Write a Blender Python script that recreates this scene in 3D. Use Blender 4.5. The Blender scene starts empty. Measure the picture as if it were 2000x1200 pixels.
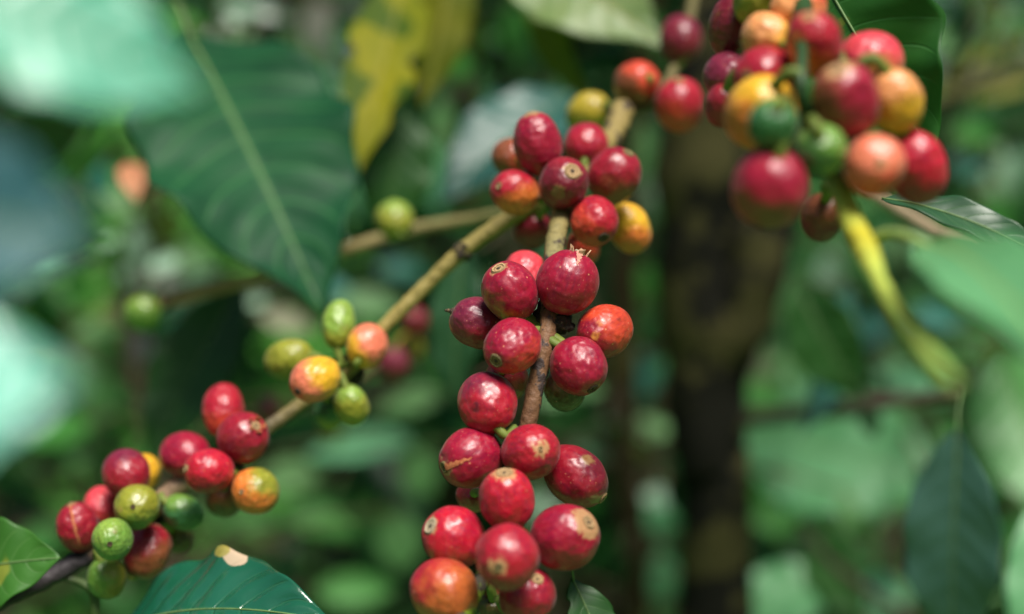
import bpy, bmesh, math, random
import numpy as np
from mathutils import Vector, Matrix, noise as mnoise
R = math.radians
sc = bpy.context.scene
COL = sc.collection
random.seed(7)

# ------------------------------------------------------------------ camera, sky, sun, exposure
FOC = 0.36                      # metres to the plane of focus
TILT = R(6.0)
CAM = Vector((0, 0, 1.15))
FW = Vector((0, math.cos(TILT), -math.sin(TILT)))
UP = Vector((0, math.sin(TILT), math.cos(TILT)))
RT = Vector((1, 0, 0))
FPX = 50.0 / 36.0 * 2000.0      # focal length in photo pixels
cd = bpy.data.cameras.new('camera')
cd.lens = 50; cd.sensor_width = 36; cd.clip_start = 0.01; cd.clip_end = 300
cd.dof.use_dof = True; cd.dof.focus_distance = FOC; cd.dof.aperture_fstop = 4.2
cam = bpy.data.objects.new('camera', cd); COL.objects.link(cam)
cam.location = CAM; cam.rotation_euler = (R(90) - TILT, 0, 0)
sc.camera = cam

SUN_EL, SUN_AZ = 62.0, 158.0    # azimuth clockwise from +Y (the view direction): behind the right shoulder
w = bpy.data.worlds.new('World'); sc.world = w; w.use_nodes = True
nt = w.node_tree; bg = nt.nodes['Background']
sky = nt.nodes.new('ShaderNodeTexSky'); sky.sky_type = 'NISHITA'; sky.sun_disc = False
sky.sun_elevation = R(SUN_EL); sky.sun_rotation = R(SUN_AZ); sky.air_density = 1.0; sky.dust_density = 2.5
nt.links.new(sky.outputs[0], bg.inputs[0]); bg.inputs[1].default_value = 0.05
sl = bpy.data.lights.new('sun', 'SUN'); sl.energy = 5.0; sl.angle = R(24); sl.color = (1.0, 0.95, 0.87)
so = bpy.data.objects.new('sun', sl); COL.objects.link(so)
sd = Vector((math.sin(R(SUN_AZ)) * math.cos(R(SUN_EL)), math.cos(R(SUN_AZ)) * math.cos(R(SUN_EL)), math.sin(R(SUN_EL))))
so.rotation_euler = (-sd).to_track_quat('-Z', 'Y').to_euler(); so.location = (0, 0, 6)
sc.view_settings.view_transform = 'Standard'; sc.view_settings.look = 'None'
sc.view_settings.exposure = 0.6; sc.view_settings.gamma = 1.0
sc.cycles.use_denoising = True
sc.cycles.max_bounces = 8; sc.cycles.transparent_max_bounces = 8
sc.cycles.sample_clamp_indirect = 6

# ------------------------------------------------------------------ helpers
def at(px, py, d):
    "point seen at photo pixel (px, py), d metres in front of the camera"
    return CAM + RT * ((px - 1000) / FPX * d) - UP * ((py - 600) / FPX * d) + FW * d

def lin(h):
    h = h.lstrip('#'); c = [int(h[i:i + 2], 16) / 255 for i in (0, 2, 4)]
    return tuple(x / 12.92 if x <= 0.04045 else ((x + 0.055) / 1.055) ** 2.4 for x in c) + (1,)

def tag(o, label=None, cat=None, group=None, kind=None):
    if label: o['label'] = label
    if cat: o['category'] = cat
    if group: o['group'] = group
    if kind: o['kind'] = kind
    return o

def link(name, me, mat=None, parent=None):
    o = bpy.data.objects.new(name, me); COL.objects.link(o)
    if mat: me.materials.append(mat)
    if parent: o.parent = parent
    return o

def empty(name, loc):
    o = bpy.data.objects.new(name, None); COL.objects.link(o); o.location = loc
    o.empty_display_size = 0.01
    return o

def pydata(name, V, F, uv=None, smooth=True, tone=None):
    me = bpy.data.meshes.new(name); me.from_pydata([tuple(v) for v in V], [], F)
    if uv is not None:
        l = me.uv_layers.new(name='UVMap'); n = len(me.loops)
        idx = np.empty(n, dtype=np.int32); me.loops.foreach_get('vertex_index', idx)
        l.data.foreach_set('uv', np.asarray(uv, dtype=np.float32)[idx].ravel())
    if tone is not None:
        a = me.attributes.new('tone', 'FLOAT', 'POINT'); a.data.foreach_set('value', np.asarray(tone, dtype=np.float32))
    if smooth: me.polygons.foreach_set('use_smooth', [True] * len(me.polygons))
    me.update(); return me

class N:
    "small node-tree writer"
    def __init__(s, name):
        s.m = bpy.data.materials.new(name); s.m.use_nodes = True
        s.t = s.m.node_tree; s.t.nodes.clear()
        s.out = s.add('ShaderNodeOutputMaterial')
    def add(s, typ, **kw):
        n = s.t.nodes.new(typ)
        for k, v in kw.items(): setattr(n, k, v)
        return n
    def put(s, sock, v):
        if isinstance(v, bpy.types.NodeSocket): s.t.links.new(v, sock)
        elif v is not None: sock.default_value = v
    def math(s, op, a, b=None, c=None, clamp=False):
        n = s.add('ShaderNodeMath', operation=op, use_clamp=clamp)
        s.put(n.inputs[0], a)
        if b is not None: s.put(n.inputs[1], b)
        if c is not None: s.put(n.inputs[2], c)
        return n.outputs[0]
    def mix(s, f, a, b):
        n = s.add('ShaderNodeMix', data_type='RGBA'); s.put(n.inputs[0], f); s.put(n.inputs[6], a); s.put(n.inputs[7], b)
        return n.outputs[2]
    def ss(s, v, lo, hi, a=0.0, b=1.0):
        n = s.add('ShaderNodeMapRange', interpolation_type='SMOOTHSTEP'); s.put(n.inputs[0], v)
        for i, x in enumerate((lo, hi, a, b)): n.inputs[i + 1].default_value = x
        return n.outputs[0]
    def noise(s, vec, scale, detail=2.0, rough=0.5, wv=None):
        n = s.add('ShaderNodeTexNoise', noise_dimensions='4D' if wv is not None else '3D')
        s.put(n.inputs['Vector'], vec); n.inputs['Scale'].default_value = scale
        n.inputs['Detail'].default_value = detail; n.inputs['Roughness'].default_value = rough
        if wv is not None: s.put(n.inputs['W'], wv)
        return n.outputs['Fac']
    def bump(s, h, strength, dist, base=None):
        n = s.add('ShaderNodeBump'); s.put(n.inputs['Height'], h)
        if base is not None: s.put(n.inputs['Normal'], base)
        n.inputs['Strength'].default_value = strength; n.inputs['Distance'].default_value = dist
        return n.outputs[0]
    def princ(s, **kw):
        p = s.add('ShaderNodeBsdfPrincipled')
        for k, v in kw.items(): s.put(p.inputs[k.replace('_', ' ')], v)
        return p
    def done(s, shader):
        s.t.links.new(shader, s.out.inputs[0]); return s.m

def smooth_path(pts, rad, n=10):
    "Catmull-Rom through pts (Vectors) and radii"
    P = [pts[0] * 2 - pts[1]] + list(pts) + [pts[-1] * 2 - pts[-2]]
    Q = [rad[0]] + list(rad) + [rad[-1]]
    o, r = [], []
    for i in range(1, len(P) - 2):
        for k in range(n):
            t = k / n
            a, b, c, d = P[i - 1], P[i], P[i + 1], P[i + 2]
            o.append(0.5 * ((2 * b) + (c - a) * t + (2 * a - 5 * b + 4 * c - d) * t * t + (3 * b - a - 3 * c + d) * t ** 3))
            r.append(Q[i] + (Q[i + 1] - Q[i]) * (t * t * (3 - 2 * t)))
    o.append(pts[-1]); r.append(rad[-1])
    return o, r

def tube(path, rad, seg=14, rough=0.0, seed=0.0, freq=400.0, closed=True):
    V, F, UV = [], [], []
    t0 = (path[1] - path[0]).normalized()
    n = t0.orthogonal().normalized()
    for i, p in enumerate(path):
        t = (path[min(i + 1, len(path) - 1)] - path[max(i - 1, 0)]).normalized()
        n = (n - t * n.dot(t)).normalized(); b = t.cross(n)
        for k in range(seg):
            a = 2 * math.pi * k / seg
            dr = n * math.cos(a) + b * math.sin(a)
            rr = rad[i]
            if rough:
                q = p + dr * rr
                rr *= 1 + rough * mnoise.noise(q * freq + Vector((seed, 0, 0))) + rough * .6 * mnoise.noise(q * freq * 2.6 + Vector((seed, 9, 0)))
            V.append(p + dr * rr); UV.append((i / (len(path) - 1), k / seg))
    for i in range(len(path) - 1):
        for k in range(seg):
            F.append((i * seg + k, i * seg + (k + 1) % seg, (i + 1) * seg + (k + 1) % seg, (i + 1) * seg + k))
    if closed:
        F.append(tuple(range(seg))[::-1]); F.append(tuple((len(path) - 1) * seg + k for k in range(seg)))
    return V, F, UV

# ------------------------------------------------------------------ materials
C = {k: v for k, v in dict(
    crimson=(.28, .004, .024, 1), red=(.34, .007, .020, 1), brightred=(.42, .007, .022, 1), rust=(.42, .10, .022, 1), peach=(.72, .30, .10, 1), maroon=(.15, .006, .016, 1),
    darkred=(.26, .006, .018, 1), purple=(.17, .012, .035, 1), orangered=(.55, .055, .022, 1), orange=(.62, .17, .028, 1),
    salmon=(.66, .17, .09, 1), yellow=(.66, .36, .018, 1), olive=(.23, .24, .022, 1), yellowolive=(.38, .29, .02, 1),
    green=(.12, .24, .035, 1), limegreen=(.20, .32, .045, 1), deepgreen=(.035, .13, .04, 1), brown=(.20, .055, .018, 1),
    darkolive=(.07, .055, .014, 1), pink=(.58, .045, .06, 1), tan=(.46, .30, .15, 1)).items()}

def cherry_mat(c1, c2, bdir, lo, hi, halo, seed, specks=1.0, spots=()):
    n = N('cherry_skin')
    p = n.add('ShaderNodeTexCoord').outputs['Object']
    big = n.noise(p, 1.3, 3, .55, seed); mid = n.noise(p, 5.0, 3, .6, seed + 3); fine = n.noise(p, 24, 3, .6, seed + 5)
    dot = n.add('ShaderNodeVectorMath', operation='DOT_PRODUCT'); n.put(dot.inputs[0], p); dot.inputs[1].default_value = bdir
    g = n.math('ADD', dot.outputs['Value'], n.math('MULTIPLY', n.math('SUBTRACT', big, .5), 1.5))
    g = n.math('ADD', g, n.math('MULTIPLY', n.math('SUBTRACT', mid, .5), .35))
    col = n.mix(n.ss(g, lo, hi), c1, c2)
    # faint streaks and mottling of the ripening skin
    mp = n.add('ShaderNodeMapping'); n.put(mp.inputs[0], p); mp.inputs['Scale'].default_value = (1, 1, .22)
    streak = n.noise(mp.outputs[0], 9, 3, .6, seed + 9)
    dk = n.add('ShaderNodeHueSaturation'); n.put(dk.inputs['Color'], col); dk.inputs['Value'].default_value = .62; dk.inputs['Hue'].default_value = .49
    col = n.mix(n.ss(n.math('ADD', n.math('MULTIPLY', streak, .6), n.math('MULTIPLY', big, .4)), .44, .66, 0, .85), col, dk.outputs[0])
    lt = n.add('ShaderNodeHueSaturation'); n.put(lt.inputs['Color'], col); lt.inputs['Value'].default_value = 1.45; lt.inputs['Saturation'].default_value = .9
    col = n.mix(n.ss(mid, .55, .8, 0, .6), col, lt.outputs[0])
    # pale lenticel dots
    vo = n.add('ShaderNodeTexVoronoi'); n.put(vo.inputs['Vector'], p); vo.inputs['Scale'].default_value = 5.5
    sp = n.add('ShaderNodeSeparateColor'); n.put(sp.inputs[0], vo.outputs['Color'])
    rad = n.math('MULTIPLY', n.math('SUBTRACT', sp.outputs[0], .45), .34)
    dots = n.ss(n.math('SUBTRACT', rad, vo.outputs['Distance']), -.02, .03, 0, .75 * specks)
    col = n.mix(dots, col, (.62, .28, .14, 1))
    v2 = n.add('ShaderNodeTexVoronoi'); n.put(v2.inputs['Vector'], p); v2.inputs['Scale'].default_value = 17
    s2 = n.add('ShaderNodeSeparateColor'); n.put(s2.inputs[0], v2.outputs['Color'])
    d2 = n.ss(n.math('SUBTRACT', n.math('MULTIPLY', n.math('SUBTRACT', s2.outputs[1], .5), .5), v2.outputs['Distance']), -.04, .04, 0, .5 * specks)
    col = n.mix(d2, col, (.60, .27, .15, 1))
    # corky tan halo round the calyx scar, and blotches
    nrm = n.add('ShaderNodeVectorMath', operation='NORMALIZE'); n.put(nrm.inputs[0], p)
    sx = n.add('ShaderNodeSeparateXYZ'); n.put(sx.inputs[0], nrm.outputs[0])
    cork = n.mix(mid, (.50, .30, .14, 1), (.36, .22, .09, 1))
    if halo > 0:
        z0 = math.cos(halo)
        hz = n.math('ADD', sx.outputs[2], n.math('ADD', n.math('MULTIPLY', n.math('SUBTRACT', mid, .5), .22), n.math('MULTIPLY', n.math('SUBTRACT', fine, .5), .07)))
        col = n.mix(n.ss(hz, z0 - .012, z0 + .03, 0, .8), col, cork)
    for (sdx, size, scol) in spots:
        d = n.add('ShaderNodeVectorMath', operation='DOT_PRODUCT'); n.put(d.inputs[0], nrm.outputs[0]); d.inputs[1].default_value = sdx
        v = n.math('ADD', d.outputs['Value'], n.math('MULTIPLY', n.math('SUBTRACT', mid, .5), size * .5))
        z0 = math.cos(size)
        col = n.mix(n.ss(v, z0 - .01, z0 + .015, 0, .85), col, scol)
    b0 = n.bump(n.noise(p, 2.4, 1, .5, seed + 11), .6, .0016)
    bmp = n.bump(n.math('ADD', n.math('MULTIPLY', mid, .8), n.math('MULTIPLY', fine, .35)), .5, .00022, b0)
    rough = n.ss(mid, .3, .75, .28, .50)
    b = n.princ(Base_Color=col, Roughness=rough, Normal=bmp, Subsurface_Weight=.06, Subsurface_Scale=.0025, Coat_Weight=.06, Coat_Roughness=.22)
    b.inputs['Subsurface Radius'].default_value = (1, .25, .15); b.inputs['Specular IOR Level'].default_value = .5
    b.inputs['Sheen Weight'].default_value = .06; b.inputs['Sheen Roughness'].default_value = .4
    return n.done(b.outputs[0])

def scar_mat(c1, c2, eye=.88):
    n = N('calyx_scar'); p = n.add('ShaderNodeTexCoord').outputs['Object']
    sx = n.add('ShaderNodeSeparateXYZ'); n.put(sx.inputs[0], p)
    su = n.add('ShaderNodeSeparateXYZ'); n.put(su.inputs[0], n.add('ShaderNodeTexCoord').outputs['UV']); r = su.outputs[0]
    no = n.noise(p, 14, 4, .65)
    rings = n.math('ADD', n.math('MULTIPLY', n.math('SINE', n.math('MULTIPLY', r, 17)), .22), no)
    col = n.mix(n.ss(rings, .25, .85), c1, c2)
    col = n.mix(n.ss(n.math('ADD', r, n.math('MULTIPLY', n.math('SUBTRACT', no, .5), .35)), -9, -8, 0, 0) if eye == 0 else n.ss(n.math('ADD', r, n.math('MULTIPLY', n.math('SUBTRACT', no, .5), .35)), .22, .42, eye, 0), col, (.03, .02, .012, 1))
    b = n.princ(Base_Color=col, Roughness=.75, Normal=n.bump(rings, .7, .0006))
    return n.done(b.outputs[0])
SCAR = dict(tan=scar_mat((.22, .13, .055, 1), (.50, .33, .16, 1)), olive=scar_mat((.10, .075, .025, 1), (.30, .23, .09, 1)),
            dark=scar_mat((.035, .022, .014, 1), (.17, .10, .045, 1)), grey=scar_mat((.25, .19, .12, 1), (.55, .44, .30, 1)))

def bark_mat(name, stops, patch=None, rough=.75, scale=220.0, bump=.5, spec=.3):
    n = N(name); tc = n.add('ShaderNodeTexCoord'); p = tc.outputs['Object']
    su = n.add('ShaderNodeSeparateXYZ'); n.put(su.inputs[0], tc.outputs['UV'])
    no = n.noise(p, scale, 4, .6); n2 = n.noise(p, scale * 4, 3, .6)
    f = n.math('ADD', su.outputs[0], n.math('MULTIPLY', n.math('SUBTRACT', no, .5), .12))
    cr = n.add('ShaderNodeValToRGB'); n.put(cr.inputs[0], f)
    e = cr.color_ramp.elements
    while len(e) < len(stops): e.new(.5)
    for el, (pos, c) in zip(e, stops): el.position = pos; el.color = c
    col = cr.outputs[0]
    dk = n.add('ShaderNodeHueSaturation'); n.put(dk.inputs['Color'], col); dk.inputs['Value'].default_value = .45
    col = n.mix(n.ss(n2, .45, .75, 0, .7), col, dk.outputs[0])
    if patch: col = n.mix(n.ss(no, patch[1], patch[1] + .06, 0, .95), col, patch[0])
    b = n.princ(Base_Color=col, Roughness=rough, Normal=n.bump(n.math('ADD', no, n.math('MULTIPLY', n2, .4)), bump, .0015)); b.inputs['Specular IOR Level'].default_value = spec
    return n.done(b.outputs[0])

def leaf_mat(c1, c2, vein, rough=.38, trans=.25, nv=9.0, blotch=None, scale=40.0, spec=.5, veinamt=.55, bump=.3, uvspots=()):
    n = N('leaf_surface'); tc = n.add('ShaderNodeTexCoord'); p = tc.outputs['Object']
    su = n.add('ShaderNodeSeparateXYZ'); n.put(su.inputs[0], tc.outputs['UV'])
    u, v = su.outputs[0], su.outputs[1]
    a = n.math('ABSOLUTE', n.math('MULTIPLY', n.math('SUBTRACT', v, .5), 2))
    no = n.noise(p, scale, 3, .55); fi = n.noise(p, scale * 9, 3, .6)
    ph = n.math('MULTIPLY', n.math('SUBTRACT', u, n.math('MULTIPLY', n.math('POWER', a, 1.4), .17)), nv)
    f = n.math('MULTIPLY', n.math('ABSOLUTE', n.math('SUBTRACT', n.math('FRACT', n.math('ADD', ph, 10)), .5)), 2)
    lat = n.math('MULTIPLY', n.ss(f, .86, .97), n.ss(a, .75, .98, 1, 0))
    mid = n.ss(a, .02, .06, 1, 0)
    col = n.mix(n.ss(no, .3, .7), c1, c2)
    col = n.mix(n.math('MULTIPLY', n.math('MAXIMUM', lat, mid), veinamt), col, vein)
    if blotch: col = n.mix(n.ss(n.noise(p, blotch[1], 2, .5), blotch[2], blotch[2] + .05, 0, .95), col, blotch[0])
    for (u0, v0, ru, rv, sc_) in uvspots:
        du = n.math('DIVIDE', n.math('SUBTRACT', u, u0), ru); dv = n.math('DIVIDE', n.math('SUBTRACT', v, v0), rv)
        q = n.math('ADD', n.math('ADD', n.math('MULTIPLY', du, du), n.math('MULTIPLY', dv, dv)), n.math('MULTIPLY', fi, .8))
        col = n.mix(n.ss(q, 1.2, 1.45, .95, 0), col, sc_)
    h = n.math('ADD', n.math('MULTIPLY', fi, .25), n.math('MULTIPLY', lat, -.6))
    b = n.princ(Base_Color=col, Roughness=rough, Normal=n.bump(h, bump, .0006)); b.inputs['Specular IOR Level'].default_value = spec
    if trans <= 0: return n.done(b.outputs[0])
    tr = n.add('ShaderNodeBsdfTranslucent')
    hs = n.add('ShaderNodeHueSaturation'); n.put(hs.inputs['Color'], col); hs.inputs['Value'].default_value = 1.8; hs.inputs['Hue'].default_value = .485
    n.put(tr.inputs[0], hs.outputs[0])
    ms = n.add('ShaderNodeMixShader'); ms.inputs[0].default_value = trans
    n.t.links.new(b.outputs[0], ms.inputs[1]); n.t.links.new(tr.outputs[0], ms.inputs[2])
    return n.done(ms.outputs[0])

def foliage_mat(name, dark, lightc, rough=.34, trans=.3):
    n = N(name)
    at_ = n.add('ShaderNodeAttribute', attribute_name='tone')
    p = n.add('ShaderNodeTexCoord').outputs['Object']
    col = n.mix(at_.outputs['Fac'], dark, lightc)
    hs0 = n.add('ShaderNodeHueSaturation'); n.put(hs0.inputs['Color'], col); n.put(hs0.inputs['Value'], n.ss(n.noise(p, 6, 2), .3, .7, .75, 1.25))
    col = hs0.outputs[0]
    b = n.princ(Base_Color=col, Roughness=rough); b.inputs['Specular IOR Level'].default_value = .2
    tr = n.add('ShaderNodeBsdfTranslucent'); hs = n.add('ShaderNodeHueSaturation'); n.put(hs.inputs['Color'], col); hs.inputs['Value'].default_value = 1.7
    n.put(tr.inputs[0], hs.outputs[0])
    ms = n.add('ShaderNodeMixShader'); ms.inputs[0].default_value = trans
    n.t.links.new(b.outputs[0], ms.inputs[1]); n.t.links.new(tr.outputs[0], ms.inputs[2])
    return n.done(ms.outputs[0])

STALK = bark_mat('stalk_green', [(0, (.16, .20, .03, 1)), (1, (.10, .15, .03, 1))], rough=.5, scale=300, bump=.2)
NODE = bark_mat('node_bark', [(0, (.035, .026, .018, 1)), (1, (.06, .045, .025, 1))], patch=((.14, .10, .06, 1), .62), rough=.85, scale=350)

# ------------------------------------------------------------------ ground
def ground():
    n = N('ground_soil'); p = n.add('ShaderNodeTexCoord').outputs['Object']
    no = n.noise(p, 2.2, 5, .6); n2 = n.noise(p, 14, 4, .65)
    col = n.mix(n.ss(no, .35, .6), (.04, .13, .03, 1), (.09, .24, .05, 1))
    col = n.mix(n.ss(n2, .55, .75, 0, .8), col, (.10, .07, .04, 1))
    m = n.done(n.princ(Base_Color=col, Roughness=.9, Normal=n.bump(n2, .6, .05)).outputs[0])
    xs = np.concatenate([np.linspace(-120, -9, 10), np.linspace(-8, 8, 70), np.linspace(9, 120, 10)])
    ys = np.concatenate([np.linspace(-120, -3, 8), np.linspace(-2, 12, 60), np.linspace(13, 200, 14)])
    V = [(x, y, 0.10 * mnoise.noise(Vector((x * .5, y * .5, 0))) + .02 * mnoise.noise(Vector((x * 3, y * 3, 4)))) for y in ys for x in xs]
    W = len(xs); F = [(j * W + i, j * W + i + 1, (j + 1) * W + i + 1, (j + 1) * W + i) for j in range(len(ys) - 1) for i in range(W - 1)]
    o = link('ground', pydata('ground', V, F), m); o['kind'] = 'structure'
ground()

# ------------------------------------------------------------------ small leaf template used for all far foliage
def leaf_template(nu=6):
    V, F = [], []
    for i in range(nu + 1):
        t = i / nu; wd = .5 * (math.sin(math.pi * min(1, t * .94 + .03)) ** .8) * (1 - .25 * t)
        z = -.25 * t * t
        V += [(t, -wd * .42, z + .10 * wd), (t, 0, z - .02), (t, wd * .42, z + .10 * wd)]
    for i in range(nu):
        for k in (0, 1):
            F.append((i * 3 + k, (i + 1) * 3 + k, (i + 1) * 3 + k + 1, i * 3 + k + 1))
    return np.array(V), np.array(F)
LT = leaf_template(); LT_lo = leaf_template(3)

def leaves_mesh(name, items, lo=False):
    "items: (position, direction, normal, length, tone)"
    TV, TF = LT_lo if lo else LT
    Vs, Fs, T = [], [], []
    for i, (p, d, nn, L, tone) in enumerate(items):
        x = d.normalized(); z = (nn - x * nn.dot(x))
        z = z.normalized() if z.length > 1e-4 else x.orthogonal().normalized()
        y = z.cross(x)
        M = np.array([x, y, z]) * L
        Vs.append(TV @ M + np.array(p)); Fs.append(TF + i * len(TV)); T += [tone] * len(TV)
    V = np.concatenate(Vs); F = np.concatenate(Fs)
    me = bpy.data.meshes.new(name)
    me.vertices.add(len(V)); me.vertices.foreach_set('co', V.astype(np.float32).ravel())
    me.loops.add(F.size); me.loops.foreach_set('vertex_index', F.astype(np.int32).ravel())
    me.polygons.add(len(F)); me.polygons.foreach_set('loop_start', np.arange(0, F.size, 4, dtype=np.int32))
    me.update(calc_edges=True)
    a = me.attributes.new('tone', 'FLOAT', 'POINT'); a.data.foreach_set('value', np.asarray(T, dtype=np.float32))
    me.polygons.foreach_set('use_smooth', [True] * len(F))
    return me

def merge(parts):
    V, F, U = [], [], []
    for (v, f, u) in parts:
        o = len(V); V += v; U += u; F += [tuple(i + o for i in q) for q in f]
    return V, F, U

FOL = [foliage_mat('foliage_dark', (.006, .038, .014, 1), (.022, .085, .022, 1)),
       foliage_mat('foliage_mid', (.016, .085, .022, 1), (.06, .20, .05, 1)),
       foliage_mat('foliage_bright', (.07, .26, .04, 1), (.17, .46, .09, 1)),
       foliage_mat('foliage_sage', (.03, .10, .03, 1), (.13, .24, .08, 1))]
BARKS = bark_mat('bush_bark', [(0, (.07, .05, .03, 1)), (1, (.11, .09, .05, 1))], rough=.9, scale=30)

def coffee_bush(x, y, h, spread, mat, label, nst=2, seed=1, ll=(.09, .15), dens=1.0):
    rnd = random.Random(seed)
    root = tag(empty('coffee_bush', (x, y, 0)), label, 'bush', 'coffee bushes growing in the blurred background')
    stems, items = [], []
    for s in range(nst):
        a0 = rnd.uniform(0, 6.28); b = Vector((.06 * math.cos(a0), .06 * math.sin(a0), 0))
        top = b + Vector((rnd.uniform(-.2, .2), rnd.uniform(-.2, .2), h * rnd.uniform(.85, 1)))
        pts = [b, b.lerp(top, .5) + Vector((rnd.uniform(-.05, .05), rnd.uniform(-.05, .05), 0)), top]
        pa, ra = smooth_path(pts, [.018, .013, .005], 8)
        stems.append(tube(pa, ra, 8))
        nn = int(h / .10)
        for k in range(2, nn + 1):
            z = k / nn; c = pa[min(len(pa) - 1, int(z * (len(pa) - 1)))]
            ang = k * 1.9 + rnd.uniform(-.4, .4)
            L = spread * (1.05 - .75 * z ** 1.5) * rnd.uniform(.75, 1.15)
            for sg in (0, math.pi):
                dr = Vector((math.cos(ang + sg), math.sin(ang + sg), .15))
                q = [c, c + dr * L * .5 + Vector((0, 0, .02)), c + dr * L + Vector((0, 0, -.22 * L))]
                pb, rb = smooth_path(q, [.005, .0035, .0015], 5)
                stems.append(tube(pb, rb, 5))
                m = max(2, int(L / .05 * dens))
                for j in range(1, m + 1):
                    t = j / m; p = pb[min(len(pb) - 1, int(t * (len(pb) - 1)))]
                    side = Vector((-dr.y, dr.x, 0))
                    for s2 in (-1, 1):
                        d = side * s2 * rnd.uniform(.6, 1) + dr * rnd.uniform(.2, .7) + Vector((0, 0, rnd.uniform(-.75, .1)))
                        nr = Vector((rnd.uniform(-.4, .4), rnd.uniform(-.4, .4), 1))
                        items.append((p, d, nr, rnd.uniform(*ll), rnd.random()))
    V, F, U = merge(stems)
    link('stem', pydata('stem', V, F, U), BARKS, root)
    link('foliage', leaves_mesh('foliage', items), mat, root)

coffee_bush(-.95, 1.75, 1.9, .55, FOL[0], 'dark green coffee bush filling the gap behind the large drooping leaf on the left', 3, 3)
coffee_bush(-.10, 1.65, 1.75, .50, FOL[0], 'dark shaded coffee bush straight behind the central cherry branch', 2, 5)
coffee_bush(1.00, 2.1, 1.9, .6, FOL[1], 'mid green coffee bush right of the dark trunk, behind the small twig', 3, 8)
coffee_bush(-1.75, 2.9, 2.1, .7, FOL[3], 'pale sage coffee bush showing in patches at the far left', 3, 11)
coffee_bush(.30, 3.1, 2.0, .7, FOL[1], 'coffee bush farther back between the two trunks', 3, 14)
coffee_bush(1.9, 3.4, 2.1, .75, FOL[3], 'pale sage coffee bush at the far right edge behind the berries', 3, 17)
coffee_bush(-.75, 3.6, 1.5, .7, FOL[2], 'bright green low coffee bush in the lower left distance', 3, 21)

coffee_bush(-.42, 1.35, 1.2, .34, FOL[1], 'loose coffee bush close behind the left cherry branch', 2, 31, (.06, .10), .6)
coffee_bush(.15, 1.30, 1.25, .34, FOL[1], 'low coffee bush seen between the cherries and the dark trunk', 2, 33, (.06, .10), .6)
coffee_bush(.62, 1.45, 1.3, .36, FOL[1], 'loose coffee bush close behind the twig on the right', 2, 37, (.06, .10), .6)

# undergrowth: a far mass of leaves and a ground cover nobody could count
rnd = random.Random(5)
items = []
for i in range(9000):
    y = rnd.uniform(4.3, 7.0); x = rnd.uniform(-4.2, 4.2); z = rnd.uniform(0, 2.7) ** 1
    if rnd.random() < .5: y = 4.3 + 2.5 * (z / 2.7) ** 1.2 + rnd.uniform(-.2, .2)
    items.append((Vector((x, y, z)), Vector((rnd.uniform(-1, 1), rnd.uniform(-1, .3), rnd.uniform(-.9, .3))), Vector((rnd.uniform(-.6, .6), rnd.uniform(-.8, .4), 1)), rnd.uniform(.14, .30), rnd.random()))
for i in range(5000):  # ring round and behind the camera, added to cut low sky light
    a = rnd.uniform(R(100), R(440)); 
    if R(150) < a % R(360) < R(30): continue
    r = rnd.uniform(2.2, 4.5); x, y = r * math.cos(a), r * math.sin(a)
    if y > .6 and abs(x) < .45 * y + .6: continue
    z = rnd.uniform(0, 1.3 + r * .42)
    items.append((Vector((x, y, z)), Vector((rnd.uniform(-1, 1), rnd.uniform(-1, 1), rnd.uniform(-.9, .3))), Vector((rnd.uniform(-.6, .6), rnd.uniform(-.6, .6), 1)), rnd.uniform(.16, .34), rnd.random()))
tag(link('thicket', leaves_mesh('thicket', items, True), FOL[1]), 'far wall of blurred green thicket closing off the view, with an added unseen ring around the camera', 'thicket', None, 'stuff')
items = []
for i in range(12000):
    y = rnd.uniform(1.2, 5.5); x = rnd.uniform(-.55, .55) * (y + 1.0)
    items.append((Vector((x, y, rnd.uniform(0, .14))), Vector((rnd.uniform(-1, 1), rnd.uniform(-1, 1), rnd.uniform(0, .9))), Vector((rnd.uniform(-.5, .5), rnd.uniform(-.5, .5), 1)), rnd.uniform(.05, .13), rnd.random()))
tag(link('ground_cover', leaves_mesh('ground_cover', items, True), FOL[2]), 'bright green ground cover blurred far below the branches', 'ground cover', None, 'stuff')

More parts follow.
